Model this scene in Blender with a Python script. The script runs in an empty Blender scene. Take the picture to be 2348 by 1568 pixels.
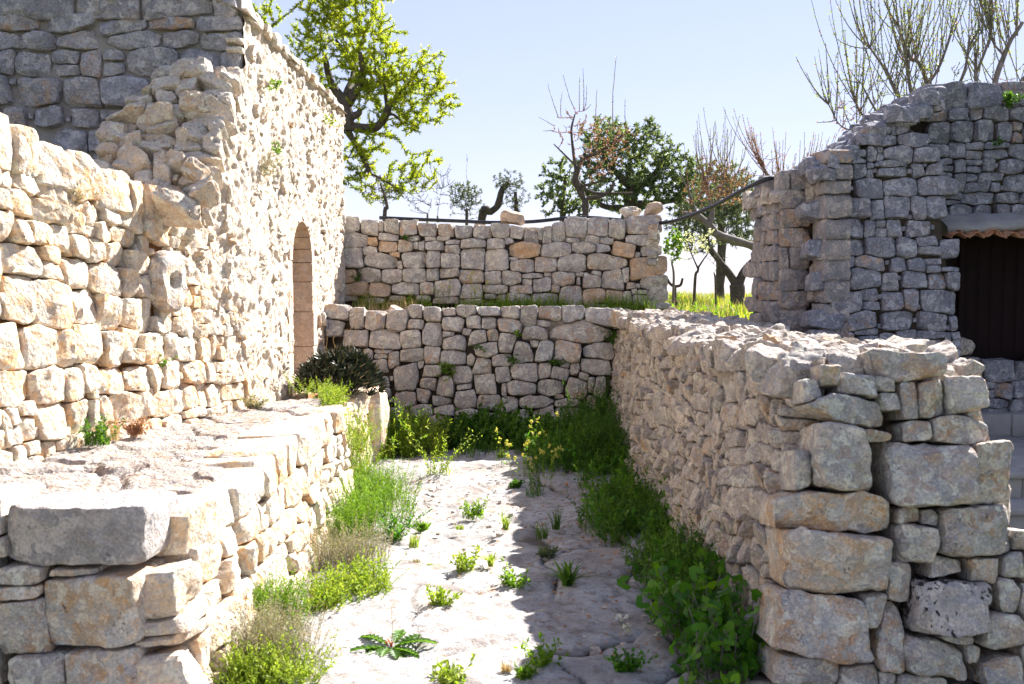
import bpy, math, random
import numpy as np
from mathutils import Vector

# ------------------------------------------------------------------ camera, sky, sun
SC = bpy.context.scene
COL = SC.collection
PITCH = math.radians(3.36)
CAMZ = 1.6
cam_d = bpy.data.cameras.new('camera'); cam = bpy.data.objects.new('camera', cam_d); COL.objects.link(cam)
cam.location = (0, 0, CAMZ); cam.rotation_euler = (math.radians(90) - PITCH, 0, 0)
cam_d.lens = 35; cam_d.sensor_width = 36; cam_d.clip_end = 20000
cam_d.dof.use_dof = True; cam_d.dof.focus_distance = 9.0; cam_d.dof.aperture_fstop = 5.0
SC.camera = cam
SUN = Vector((0.80, 1.0, 1.0)).normalized()
EL = math.asin(SUN.z); AZ = math.atan2(SUN.x, SUN.y)
w = bpy.data.worlds.new('World'); SC.world = w; w.use_nodes = True
nt = w.node_tree; bg = nt.nodes['Background']
sky = nt.nodes.new('ShaderNodeTexSky'); sky.sky_type = 'NISHITA'; sky.sun_disc = False
sky.sun_elevation = EL; sky.sun_rotation = AZ
sky.air_density = 1.0; sky.dust_density = 0.0; sky.ozone_density = 3.5; sky.altitude = 100
gm = nt.nodes.new('ShaderNodeGamma'); gm.inputs[1].default_value = 0.42      # hazy spring sky: flatter than a clear one
tn = nt.nodes.new('ShaderNodeMix'); tn.data_type = 'RGBA'; tn.blend_type = 'MULTIPLY'; tn.inputs[0].default_value = 1.0; tn.inputs[7].default_value = (.94, .872, 1.04, 1)
nt.links.new(sky.outputs[0], gm.inputs[0]); nt.links.new(gm.outputs[0], tn.inputs[6]); nt.links.new(tn.outputs[2], bg.inputs[0]); bg.inputs[1].default_value = 0.132
sl = bpy.data.lights.new('sun', 'SUN'); so = bpy.data.objects.new('sun', sl); COL.objects.link(so)
sl.energy = 4.8; sl.angle = math.radians(0.53); sl.color = (1.0, 0.955, 0.91)
so.rotation_euler = SUN.to_track_quat('Z', 'Y').to_euler()
SC.view_settings.view_transform = 'Standard'; SC.view_settings.look = 'None'
SC.view_settings.exposure = 1.92; SC.view_settings.gamma = 1.0
SC.render.engine = 'CYCLES'
SC.cycles.max_bounces = 8; SC.cycles.diffuse_bounces = 5; SC.cycles.transparent_max_bounces = 8

RNG = np.random.default_rng(7)
FPX = 35 / 36 * 2348

def ray(x, y):
    a = (x - 1174) / FPX; b = -(y - 784) / FPX
    c, s = math.cos(PITCH), math.sin(PITCH)
    return np.array([a, c + b * s, -s + b * c])
def at(x, y, Y):
    r = ray(x, y); t = Y / r[1]
    return np.array([r[0] * t, Y, CAMZ + r[2] * t])
def on(x, y, P, N):
    r = ray(x, y); o = np.array([0, 0, CAMZ]); t = np.dot(P - o, N) / np.dot(r, N)
    return o + r * t
def onz(x, y, z=0.0):
    return on(x, y, np.array([0, 0, z]), np.array([0, 0, 1.0]))

# ------------------------------------------------------------------ noise
def _h(ix, iy, iz, seed):
    h = (ix.astype(np.int64) * 374761393 + iy.astype(np.int64) * 668265263 + iz.astype(np.int64) * 2147483647 + seed * 974711) & 0xFFFFFFFF
    h = ((h ^ (h >> 13)) * 1274126177) & 0xFFFFFFFF
    h = ((h ^ (h >> 16)) * 2246822519) & 0xFFFFFFFF
    return ((h ^ (h >> 15)) & 0xFFFFFF) / float(0xFFFFFF)
def vnoise(p, seed=0):
    p = np.asarray(p, float); i = np.floor(p); f = p - i; f = f * f * (3 - 2 * f)
    i = i.astype(np.int64); x, y, z = i[..., 0], i[..., 1], i[..., 2]; u, v, q = f[..., 0], f[..., 1], f[..., 2]
    def L(a, b, t): return a + (b - a) * t
    r0 = L(L(_h(x, y, z, seed), _h(x + 1, y, z, seed), u), L(_h(x, y + 1, z, seed), _h(x + 1, y + 1, z, seed), u), v)
    r1 = L(L(_h(x, y, z + 1, seed), _h(x + 1, y, z + 1, seed), u), L(_h(x, y + 1, z + 1, seed), _h(x + 1, y + 1, z + 1, seed), u), v)
    return L(r0, r1, q) * 2 - 1
def fbm(p, oct=3, seed=0):
    s = 0; a = 1.0
    for k in range(oct):
        s = s + a * vnoise(np.asarray(p) * (2 ** k), seed + k * 17); a *= 0.5
    return s

# ------------------------------------------------------------------ mesh buffers and objects
class Buf:
    def __init__(s): s.V = []; s.Q = []; s.T = []; s.A = []; s.n = 0
    def add(s, V, Q=None, T=None, t=0.5):
        V = np.asarray(V, float).reshape(-1, 3)
        if Q is not None and len(Q): s.Q.append(np.asarray(Q, int).reshape(-1, 4) + s.n)
        if T is not None and len(T): s.T.append(np.asarray(T, int).reshape(-1, 3) + s.n)
        s.V.append(V); s.A.append(np.broadcast_to(np.asarray(t, float), (len(V),)).copy()); s.n += len(V)
    def build(s, name, mat, parent=None, smooth=True, sharp=0):
        if mat.name.startswith('limestone'): sharp = 24
        V = np.concatenate(s.V); A = np.concatenate(s.A)
        Q = np.concatenate(s.Q) if s.Q else np.zeros((0, 4), int); T = np.concatenate(s.T) if s.T else np.zeros((0, 3), int)
        m = bpy.data.meshes.new(name)
        m.vertices.add(len(V)); m.vertices.foreach_set('co', V.astype(np.float32).ravel())
        nl = len(Q) * 4 + len(T) * 3
        m.loops.add(nl); m.loops.foreach_set('vertex_index', np.concatenate([Q.ravel(), T.ravel()]).astype(np.int32))
        m.polygons.add(len(Q) + len(T))
        ls = np.concatenate([np.arange(len(Q)) * 4, len(Q) * 4 + np.arange(len(T)) * 3]).astype(np.int32)
        m.polygons.foreach_set('loop_start', ls)
        if smooth: m.polygons.foreach_set('use_smooth', np.ones(len(Q) + len(T), bool))
        at_ = m.attributes.new('tint', 'FLOAT', 'POINT'); at_.data.foreach_set('value', A.astype(np.float32))
        m.update(calc_edges=True); m.validate()
        if sharp: m.set_sharp_from_angle(angle=math.radians(sharp))
        m.materials.append(mat)
        o = bpy.data.objects.new(name, m); COL.objects.link(o)
        if parent is not None:
            o.parent = parent; o.location = -parent.location
        return o

def tag(o, label, cat, group=None, kind=None):
    if label: o['label'] = label
    if cat: o['category'] = cat
    if group: o['group'] = group
    if kind: o['kind'] = kind
    return o
def thing(name, loc, label, cat, group=None):
    o = bpy.data.objects.new(name, None); COL.objects.link(o); o.location = Vector([float(v) for v in loc]); o.empty_display_size = 0.1
    return tag(o, label, cat, group)

def grid(buf, P, t=0.5):       # P (n,m,3)
    n, m = P.shape[:2]; i = np.arange(n * m).reshape(n, m)
    Q = np.stack([i[:-1, :-1], i[1:, :-1], i[1:, 1:], i[:-1, 1:]], -1).reshape(-1, 4)
    buf.add(P.reshape(-1, 3), Q, t=t)
def tube(buf, pts, rad, k=6, t=0.5, cap=True):
    pts = np.asarray(pts, float); n = len(pts); rad = np.broadcast_to(rad, (n,)).astype(float)
    tan = np.gradient(pts, axis=0); tan /= np.linalg.norm(tan, axis=1)[:, None] + 1e-9
    ref = np.array([0.31, 0.77, 0.55]); 
    a = np.cross(tan, ref); a /= np.linalg.norm(a, axis=1)[:, None] + 1e-9
    b = np.cross(tan, a); ang = np.linspace(0, 2 * np.pi, k, endpoint=False)
    V = pts[:, None] + rad[:, None, None] * (np.cos(ang)[None, :, None] * a[:, None] + np.sin(ang)[None, :, None] * b[:, None])
    i = np.arange(n * k).reshape(n, k); j = np.roll(i, -1, 1)
    Q = np.stack([i[:-1], j[:-1], j[1:], i[1:]], -1).reshape(-1, 4)
    V = V.reshape(-1, 3)
    T = None
    if cap:
        V = np.vstack([V, pts[-1] + tan[-1] * rad[-1] * .5, pts[0]]); c = n * k
        T = np.concatenate([np.stack([i[-1], j[-1], np.full(k, c)], -1), np.stack([j[0], i[0], np.full(k, c + 1)], -1)])
    buf.add(V, Q, T, t)
def spline(pts, n=12):
    P = np.asarray(pts, float)
    if len(P) < 3: return P[0] + (P[-1] - P[0]) * np.linspace(0, 1, n)[:, None]
    E = np.vstack([2 * P[0] - P[1], P, 2 * P[-1] - P[-2]]); out = []
    for i in range(1, len(E) - 2):
        t = np.linspace(0, 1, n, endpoint=False)[:, None]
        a, b, c, d = E[i - 1], E[i], E[i + 1], E[i + 2]
        out.append(0.5 * ((2 * b) + (-a + c) * t + (2 * a - 5 * b + 4 * c - d) * t ** 2 + (-a + 3 * b - 3 * c + d) * t ** 3))
    return np.vstack(out + [P[-1:]])

# ------------------------------------------------------------------ materials
def newmat(name):
    m = bpy.data.materials.new(name); m.use_nodes = True; t = m.node_tree
    return m, t, t.nodes['Principled BSDF']
def N(t, kind, **kw):
    n = t.nodes.new(kind)
    for k, v in kw.items(): setattr(n, k, v)
    return n
def coords(t): return N(t, 'ShaderNodeTexCoord').outputs['Object']
def noise(t, co, scale, detail=4, rough=0.6, dist=0):
    n = N(t, 'ShaderNodeTexNoise'); n.inputs['Scale'].default_value = scale; n.inputs['Detail'].default_value = detail
    n.inputs['Roughness'].default_value = rough; n.inputs['Distortion'].default_value = dist; t.links.new(co, n.inputs['Vector']); return n.outputs[0]
def ramp(t, f, stops):
    r = N(t, 'ShaderNodeValToRGB'); e = r.color_ramp.elements
    while len(e) < len(stops): e.new(0.5)
    for k, (p, c) in enumerate(stops):
        e[k].position = p; e[k].color = (c, c, c, 1) if isinstance(c, (int, float)) else (*c, 1)
    t.links.new(f, r.inputs[0]); return r.outputs[0]
def mix(t, f, a, b, mode='MIX'):
    n = N(t, 'ShaderNodeMix', data_type='RGBA', blend_type=mode)
    for s, v in ((0, f), (6, a), (7, b)):
        if isinstance(v, (int, float)): n.inputs[s].default_value = v if s == 0 else (v, v, v, 1)
        elif isinstance(v, tuple): n.inputs[s].default_value = (*v, 1)
        else: t.links.new(v, n.inputs[s])
    return n.outputs[2]
def math_(t, op, a, b=0.0, clamp=False):
    n = N(t, 'ShaderNodeMath', operation=op, use_clamp=clamp)
    for s, v in ((0, a), (1, b)):
        if isinstance(v, (int, float)): n.inputs[s].default_value = v
        else: t.links.new(v, n.inputs[s])
    return n.outputs[0]
def bump(t, h, strength, dist, prev=None):
    b = N(t, 'ShaderNodeBump'); b.inputs['Strength'].default_value = strength; b.inputs['Distance'].default_value = dist
    t.links.new(h, b.inputs['Height'])
    if prev is not None: t.links.new(prev, b.inputs['Normal'])
    return b.outputs[0]

def stone_mat(name, light, mid, dark, orange=(0.52, 0.27, 0.09), om=0.15, lich=0.5, pits=0.5, sc=1.0, bs=1.0, black=0.0, oth=.5):
    m, t, p = newmat(name); co = coords(t)
    tint = N(t, 'ShaderNodeAttribute', attribute_name='tint').outputs['Fac']
    n1 = noise(t, co, 3.0 * sc, 5, .65, .3); n2 = noise(t, co, 11 * sc, 6, .7, .4); n3 = noise(t, co, 45 * sc, 5, .7)
    base = ramp(t, tint, [(0.0, mid), (0.45, light), (0.8, mid), (1.0, light)])
    f = math_(t, 'ADD', math_(t, 'MULTIPLY', n1, .6), math_(t, 'MULTIPLY', n2, .4))
    g = ramp(t, f, [(0.5 - lich * .16, 0.0), (0.62 - lich * .1, 0.85)])
    c = mix(t, g, base, dark)
    # iron stains and painted warm bounce light: per-stone strength from tint, patchy from noise
    ts = ramp(t, math_(t, 'FRACT', math_(t, 'MULTIPLY', tint, 7.31)), [(max(0.0, 1 - om * 2.2), .05 + om * .5), (1.0, 1.0)])
    n4 = noise(t, co, 5.5 * sc, 5, .6, .6)
    o = ramp(t, n4, [(oth, 0.0), (oth + .13, 0.9)])
    c = mix(t, math_(t, 'MULTIPLY', o, ts), c, orange)
    c = mix(t, ramp(t, n3, [(0.34, 0.42), (0.52, 0.0)]), c, tuple(v * .4 for v in dark))
    c = mix(t, ramp(t, n3, [(0.62, 0.0), (0.74, 0.45)]), c, tuple(min(1, v * 1.35) for v in light))
    # fresh chips and weathered faces: angular patches of their own tone
    cd = N(t, 'ShaderNodeVectorMath', operation='ADD'); t.links.new(co, cd.inputs[0])
    nz = N(t, 'ShaderNodeTexNoise'); nz.inputs['Scale'].default_value = 18 * sc; nz.inputs['Detail'].default_value = 6; t.links.new(co, nz.inputs['Vector'])
    sc_ = N(t, 'ShaderNodeVectorMath', operation='SCALE'); t.links.new(nz.outputs['Color'], sc_.inputs[0]); sc_.inputs['Scale'].default_value = .13 / sc; t.links.new(sc_.outputs[0], cd.inputs[1])
    v2 = N(t, 'ShaderNodeTexVoronoi'); v2.inputs['Scale'].default_value = 21 * sc; t.links.new(cd.outputs[0], v2.inputs['Vector'])
    sep = N(t, 'ShaderNodeSeparateColor'); t.links.new(v2.outputs['Color'], sep.inputs[0])
    nb = noise(t, co, 26 * sc, 5, .75); mod = lambda o_: math_(t, 'ADD', math_(t, 'MULTIPLY', o_, .55), math_(t, 'MULTIPLY', nb, .75))
    c = mix(t, ramp(t, mod(sep.outputs[0]), [(.60, 0.0), (.85, .55)]), c, tuple(min(.85, v * 1.25) for v in light))
    c = mix(t, ramp(t, mod(sep.outputs[1]), [(.58, 0.0), (.85, .62)]), c, dark)
    c = mix(t, math_(t, 'MULTIPLY', ramp(t, mod(sep.outputs[2]), [(.72, 0.0), (.88, .55)]), ts), c, orange)
    # black lichen and solution pits
    vo = N(t, 'ShaderNodeTexVoronoi'); vo.inputs['Scale'].default_value = 55 * sc; t.links.new(cd.outputs[0], vo.inputs['Vector'])
    msk = ramp(t, noise(t, co, 9 * sc, 5, .7), [(0.54, 0.0), (0.62, 1.0)])
    pit = math_(t, 'MULTIPLY', ramp(t, vo.outputs['Distance'], [(0.10, 1.0), (0.34, 0.0)]), msk)
    c = mix(t, math_(t, 'MULTIPLY', pit, pits), c, (0.05, 0.042, 0.036))
    n5 = noise(t, co, 75 * sc, 5, .8); c = mix(t, ramp(t, n5, [(.37, .75), (.5, 0.0)]), c, tuple(v * .8 for v in dark)); c = mix(t, ramp(t, n5, [(.54, 0.0), (.66, .6)]), c, tuple(min(.85, v * 1.12) for v in light))
    if black:
        bm = math_(t, 'ADD', math_(t, 'MULTIPLY', noise(t, co, 5, 2, .5), .6), math_(t, 'MULTIPLY', noise(t, co, 48, 3, .6), .6)); c = mix(t, ramp(t, bm, [(.66, 0.0), (.68, black)]), c, (.025, .016, .014))
    t.links.new(c, p.inputs['Base Color']); p.inputs['Roughness'].default_value = 0.92; p.inputs['Specular IOR Level'].default_value = 0.2
    h = math_(t, 'SUBTRACT', math_(t, 'ADD', math_(t, 'MULTIPLY', n2, 1.0), math_(t, 'MULTIPLY', n3, .5)), math_(t, 'MULTIPLY', pit, .5))
    h = math_(t, 'ADD', h, math_(t, 'MULTIPLY', v2.outputs['Distance'], .55))
    t.links.new(bump(t, h, .9 * bs, .022 / sc), p.inputs['Normal'])
    return m
def simple(name, a, b, scale=8, rough=.9, bs=.5, bd=.01, a2=None, det=5):
    m, t, p = newmat(name); co = coords(t); n = noise(t, co, scale, det, .65, .2)
    c = ramp(t, n, [(0.32, a), (0.68, b)]) if a2 is None else ramp(t, n, [(0.3, a), (0.5, b), (0.7, a2)])
    t.links.new(c, p.inputs['Base Color']); p.inputs['Roughness'].default_value = rough; p.inputs['Specular IOR Level'].default_value = .2
    t.links.new(bump(t, noise(t, co, scale * 4, 4, .7), bs, bd), p.inputs['Normal'])
    return m
def leaf_mat(name, a, b, trans=.45, c=None):
    m, t, p = newmat(name)
    tint = N(t, 'ShaderNodeAttribute', attribute_name='tint').outputs['Fac']
    col = ramp(t, tint, [(0.0, a), (1.0, b)] if c is None else [(0.0, a), (0.6, b), (1.0, c)])
    t.links.new(col, p.inputs['Base Color']); p.inputs['Roughness'].default_value = .5; p.inputs['Specular IOR Level'].default_value = .3
    tr = N(t, 'ShaderNodeBsdfTranslucent'); g = mix(t, .75, col, (1.0, 1.0, .35), 'MULTIPLY')
    b2 = N(t, 'ShaderNodeMix', data_type='RGBA', blend_type='ADD'); b2.inputs[0].default_value = .35
    t.links.new(g, b2.inputs[6]); t.links.new(g, b2.inputs[7]); t.links.new(b2.outputs[2], tr.inputs[0])
    mx = N(t, 'ShaderNodeMixShader'); mx.inputs[0].default_value = trans
    t.links.new(p.outputs[0], mx.inputs[1]); t.links.new(tr.outputs[0], mx.inputs[2])
    t.links.new(mx.outputs[0], t.nodes['Material Output'].inputs[0])
    return m

M = {}
M['warm'] = stone_mat('limestone_warm', (.80, .69, .55), (.76, .59, .40), (.52, .47, .43), orange=(.74, .38, .10), om=.75, oth=.46, lich=.15, pits=.3)  # orange patches spread wide to imitate warm bounce light
M['grey'] = stone_mat('limestone_grey', (0.792, 0.683, 0.576), (0.607, 0.52, 0.455), (0.343, 0.325, 0.32), om=.16, lich=.75, pits=.6)
M['rough'] = stone_mat('limestone_rough', (0.773, 0.636, 0.515), (0.607, 0.5, 0.408), (0.359, 0.325, 0.301), om=.16, lich=.5, pits=.9, bs=1.3)
M['blue'] = stone_mat('limestone_weathered', (0.493, 0.479, 0.507), (0.34, 0.338, 0.372), (0.164, 0.169, 0.203), om=.07, lich=.9, pits=.6)
M['paving'] = stone_mat('limestone_paving', (.50, .45, .405), (.46, .38, .31), (.30, .275, .26), orange=(.45, .26, .13), om=.35, lich=.45, pits=.5, bs=1.4)
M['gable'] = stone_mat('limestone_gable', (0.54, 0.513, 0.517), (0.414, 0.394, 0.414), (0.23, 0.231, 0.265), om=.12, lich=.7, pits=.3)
M['pillar'] = stone_mat('limestone_pillar', (0.517, 0.44, 0.376), (0.372, 0.332, 0.318), (0.192, 0.202, 0.228), om=.12, lich=.6, pits=.4)
M['block'] = stone_mat('limestone_block', (0.82, 0.695, 0.566), (0.65, 0.547, 0.463), (0.312, 0.302, 0.302), om=.4, lich=.65, pits=.8, sc=1.3)
M['block_black'] = stone_mat('limestone_black_lichen', (0.65, 0.575, 0.512), (0.55, 0.488, 0.45), (0.3, 0.294, 0.294), om=.1, lich=.6, pits=.8, sc=1.3, black=.95)
M['block_orange'] = stone_mat('limestone_orange_lichen', (0.744, 0.66, 0.564), (0.648, 0.564, 0.48), (0.36, 0.348, 0.336), orange=(.62, .30, .05), om=1.0, oth=.45, lich=.5, pits=.9, sc=1.3)
M['slab'] = stone_mat('limestone_slab', (.56, .50, .46), (.46, .41, .385), (.27, .26, .26), om=.12, lich=.7, pits=.6, sc=1.2)
M['facade'] = stone_mat('limestone_facade', (.78, .68, .56), (.75, .60, .45), (.55, .48, .42), orange=(.66, .38, .15), om=.35, lich=.2, pits=.6, bs=1.3)
M['dressed'] = stone_mat('limestone_dressed', (.68, .54, .41), (.62, .47, .34), (.50, .41, .34), om=.3, lich=.2, pits=.25, bs=.5)
M['earth'] = simple('wall_fill', (.24, .11, .04), (.42, .21, .08), 14, bs=1, bd=.03)  # ochre fill, its orange deepened to paint warm bounce into the joints
M['tan'] = stone_mat('limestone_tan', (0.72, 0.516, 0.348), (0.648, 0.444, 0.288), (0.432, 0.36, 0.3), om=.5, lich=.3, pits=.4)
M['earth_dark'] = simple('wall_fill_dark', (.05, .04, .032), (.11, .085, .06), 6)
M['mortar_lit'] = simple('lime_mortar', (.58, .44, .30), (.74, .64, .53), 9, bs=1.0, bd=.03, a2=(.66, .52, .38))
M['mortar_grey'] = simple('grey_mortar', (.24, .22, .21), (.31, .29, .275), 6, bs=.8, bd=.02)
M['concrete'] = simple('grey_concrete', (.25, .24, .23), (.34, .33, .31), 5, bs=.3)
M['bark'] = simple('bark', (.06, .05, .042), (.15, .125, .10), 18, bs=1, bd=.02)
M['barkgrey'] = simple('bark_grey', (.14, .12, .105), (.26, .23, .20), 20, bs=1, bd=.01)
M['twigred'] = simple('twig_red', (.16, .085, .065), (.26, .16, .12), 25, bs=.5)
M['hose'] = simple('black_rubber', (.02, .021, .024), (.035, .036, .04), 20, rough=.35, bs=.1)
M['wood'] = simple('dark_wood', (.009, .003, .004), (.015, .005, .006), 4, rough=.7, bs=.3)
M['tile'] = simple('terracotta', (.26, .13, .07), (.40, .20, .11), 9, bs=.5, a2=(.16, .14, .12))
M['dry'] = leaf_mat('dry_grass', (.42, .30, .16), (.60, .46, .28), .3)
M['leafA'] = leaf_mat('almond_leaf', (.19, .27, .018), (.33, .38, .03), .6, c=(.46, .44, .05))
M['evergreen'] = leaf_mat('evergreen_leaf', (.07, .10, .055), (.15, .20, .10), .45, c=(.26, .29, .12))
M['olive'] = leaf_mat('olive_leaf', (.07, .09, .06), (.15, .18, .12), .25, c=(.22, .25, .17))
M['bud'] = leaf_mat('young_bud', (.16, .20, .08), (.30, .36, .12), .5)
M['pink'] = leaf_mat('pink_bud', (.34, .15, .13), (.52, .27, .22), .3)
M['rust'] = leaf_mat('dry_rust_leaf', (.30, .15, .09), (.46, .26, .16), .3)
M['blossom'] = leaf_mat('white_blossom', (.55, .58, .42), (.75, .75, .65), .4)
M['weed'] = leaf_mat('weed_leaf', (.08, .17, .014), (.17, .30, .025), .45, c=(.26, .37, .045))
M['weedy'] = leaf_mat('weed_yellow', (.14, .23, .02), (.27, .36, .04), .45, c=(.37, .40, .09))
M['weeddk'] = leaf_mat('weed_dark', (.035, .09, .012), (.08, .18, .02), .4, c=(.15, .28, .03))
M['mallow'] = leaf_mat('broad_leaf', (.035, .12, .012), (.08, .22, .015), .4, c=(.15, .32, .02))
M['aloe'] = leaf_mat('succulent_leaf', (.022, .03, .016), (.055, .07, .04), .05, c=(.20, .14, .08))
M['greyweed'] = leaf_mat('grey_weed', (.20, .20, .13), (.32, .30, .20), .35, c=(.40, .27, .24))
M['yellow'] = leaf_mat('yellow_petal', (.55, .50, .08), (.75, .70, .25), .4)
M['white'] = leaf_mat('white_petal', (.60, .60, .58), (.80, .80, .78), .3)
M['rose'] = leaf_mat('rose_petal', (.55, .12, .16), (.70, .25, .28), .3)
M['orangep'] = leaf_mat('orange_petal', (.65, .22, .02), (.80, .33, .03), .3)
M['grassfar'] = leaf_mat('meadow_grass', (.10, .18, .015), (.26, .33, .03), .45, c=(.55, .48, .08))
M['redstem'] = simple('red_stem', (.35, .08, .02), (.55, .16, .04), 10)

# ------------------------------------------------------------------ dry stone packing
class Frame:
    def __init__(s, O, U, V):
        s.O = np.array(O, float); s.U = np.array(U, float); s.U /= np.linalg.norm(s.U); s.V = np.array(V, float); s.V /= np.linalg.norm(s.V)
        s.N = np.cross(s.U, s.V); s.N /= np.linalg.norm(s.N)
    def w(s, u, v, n=0.0):
        u = np.asarray(u, float)[..., None]; v = np.asarray(v, float)[..., None]; n = np.asarray(n, float)[..., None]
        return s.O + u * s.U + v * s.V + n * s.N
    def uv(s, x, y):
        p = on(x, y, s.O, s.N) - s.O
        a = np.array([[np.dot(s.U, s.U), np.dot(s.U, s.V)], [np.dot(s.U, s.V), np.dot(s.V, s.V)]])
        return np.linalg.solve(a, [np.dot(p, s.U), np.dot(p, s.V)])

def clip(poly, P, n):          # keep (p-P).n <= 0
    out = []; L = len(poly)
    for i in range(L):
        a = poly[i]; b = poly[(i + 1) % L]
        da = (a[0] - P[0]) * n[0] + (a[1] - P[1]) * n[1]; db = (b[0] - P[0]) * n[0] + (b[1] - P[1]) * n[1]
        if da <= 0: out.append(a)
        if (da < 0 < db) or (db < 0 < da):
            k = da / (da - db); out.append((a[0] + (b[0] - a[0]) * k, a[1] + (b[1] - a[1]) * k))
    return out

def pack(st, grow=1.12, blend=.3, rng=RNG):
    """st rows: u, v, half width, half height, rotation -> list of (polygon, size)"""
    st = np.asarray(st, float); res = []
    for i, (u, v, hw, hh, rot) in enumerate(st):
        ca, sa = math.cos(rot), math.sin(rot); g = grow
        c = rng.uniform(.04, .30, 4); e = rng.uniform(.04, .30, 4); sk = rng.uniform(-.14, .14, 4)
        P = []
        for k, (sx, sy) in enumerate(((-1, -1), (1, -1), (1, 1), (-1, 1))):
            ax = (sx * (1 - c[k]) , sy * (1 + sk[k] * .3)); bx = (sx * (1 + sk[k] * .3), sy * (1 - e[k]))
            P += [bx, ax] if k in (0, 2) else [ax, bx]
        poly = [(u + (x * hw * ca - y * hh * sa) * g, v + (x * hw * sa + y * hh * ca) * g) for x, y in P]
        d = st[:, :2] - (u, v); r = np.hypot(hw, hh) * g
        near = np.where((np.abs(d[:, 0]) < (hw + st[:, 2]) * 1.25 + .02) & (np.abs(d[:, 1]) < (hh + st[:, 3]) * 1.25 + .02))[0]
        near = sorted((j for j in near if j != i), key=lambda j: d[j] @ d[j])[:18]
        for j in near:
            dx, dy = d[j]; hw2, hh2 = st[j, 2], st[j, 3]
            sx = abs(dx) - (hw + hw2); sy = abs(dy) - (hh + hh2); D = math.hypot(dx, dy) + 1e-9
            ax = np.array([math.copysign(1, dx), 0]) if sx / (min(hw, hw2)) > sy / (min(hh, hh2)) else np.array([0, math.copysign(1, dy)])
            n = ax * (1 - blend) + np.array([dx, dy]) / D * blend
            a, b = (i, j) if i < j else (j, i); jit = (((a * 7919 + b * 104729) % 1000) / 1000 - .5) * .22
            n = np.array([n[0] - n[1] * jit, n[1] + n[0] * jit]); n /= np.linalg.norm(n)
            e1 = hw * abs(n[0]) + hh * abs(n[1]); e2 = hw2 * abs(n[0]) + hh2 * abs(n[1])
            t = (dx * n[0] + dy * n[1]) * e1 / (e1 + e2)
            if t < .25 * e1: t = .25 * e1
            poly = clip(poly, (u + n[0] * t, v + n[1] * t), n)
            if len(poly) < 3: break
        if len(poly) < 3: continue
        res.append((poly, min(hw, hh)))
    return res

def outline(poly, Np, rnd):
    P = np.array(poly)
    d = np.linalg.norm(P - np.roll(P, 1, 0), axis=1); P = P[d > 1e-5]
    if len(P) < 3: return None
    for r in (rnd * .4, .13):
        Q = np.roll(P, -1, 0); P = np.stack([P + (Q - P) * r, P + (Q - P) * (1 - r)], 1).reshape(-1, 2)
    C = np.vstack([P, P[:1]]); s = np.r_[0, np.cumsum(np.linalg.norm(np.diff(C, axis=0), axis=1))]
    if s[-1] < .02: return None
    q = np.linspace(0, s[-1], Np, endpoint=False)
    return np.stack([np.interp(q, s, C[:, 0]), np.interp(q, s, C[:, 1])], 1)

RINGS = [(.96, -1, 0), (1.0, -.35, 0), (1.0, 0, .4), (.992, 0, .72), (.965, 0, .9), (.91, 0, .97), (.78, 0, 1.0), (.6, 0, 1.02), (.38, 0, 1.02), (.16, 0, 1.02)]
RINGS_LO = [(.96, -1, 0), (1.0, 0, .1), (.975, 0, .6), (.88, 0, .92), (.6, 0, 1.0), (.25, 0, 1.03)]
def stone(buf, fr, poly, prot, back, rnd=.2, gap=.008, Np=24, lo=False, base=0.0, rough=1.0, tint=None, tilt=.16, rng=RNG, seed=0):
    P = outline(poly, Np, rnd)
    if P is None: return
    c = P.mean(0); ext = np.abs(P - c).max(0)
    if min(ext) < .012: return
    sh = np.maximum(.3, (ext - gap * .55) / ext); P = c + (P - c) * sh
    ext = np.abs(P - c).max(0); size = float(np.sqrt(ext[0] * ext[1])); prot = min(prot, size * .9)
    R = RINGS_LO if lo else RINGS
    tx, ty = rng.normal(0, tilt, 2); fc = []
    for k in range(6):
        a = rng.uniform(0, 2 * np.pi); fc.append((math.cos(a), math.sin(a), rng.uniform(.3, 1.1), rng.uniform(.5, .92)) if k < 4 else (math.cos(a), math.sin(a), rng.uniform(.05, .28), rng.uniform(-.1, .35)))
    U = []; H = []
    for s, bk, h in R:
        p = c + (P - c) * s; U.append(p)
        if bk < 0: H.append(np.full(Np, back * bk))
        else:
            q = (p - c); hh = prot * h + (q[:, 0] * tx + q[:, 1] * ty) * min(1, h * 1.2)
            for ca, sa, am, of in fc:
                hh -= am * np.maximum(0, q[:, 0] * ca + q[:, 1] * sa - of * (abs(ca) * ext[0] + abs(sa) * ext[1])) * h * .8
            H.append(np.maximum(hh, -back * .3))
    U.append(c[None]); H.append(np.array([H[-1].mean()]))
    U = np.vstack(U); H = np.concatenate(H)
    W = fr.w(U[:, 0], U[:, 1], base + H)
    f = 1.3 / size
    off = np.stack([vnoise(W * f, 11), vnoise(W * f, 23), vnoise(W * f, 37)], -1) * size * .085 * rough
    f2 = min(4.5 / size, 60)
    off += np.stack([vnoise(W * f2, 5), vnoise(W * f2, 6), vnoise(W * f2, 7)], -1) * min(size * .045, .007) * rough
    f3 = 2.4 / size; off += fr.N * (np.abs(vnoise(W * f3, 41)) - .35)[:, None] * size * .07 * rough
    W = W + off
    n = len(R); i = np.arange(n * Np).reshape(n, Np); j = np.roll(i, -1, 1)
    Q = np.stack([i[:-1], j[:-1], j[1:], i[1:]], -1).reshape(-1, 4); cc = n * Np
    T = np.stack([i[-1], j[-1], np.full(Np, cc)], -1)
    buf.add(W, Q, T, rng.random() if tint is None else tint)

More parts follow.
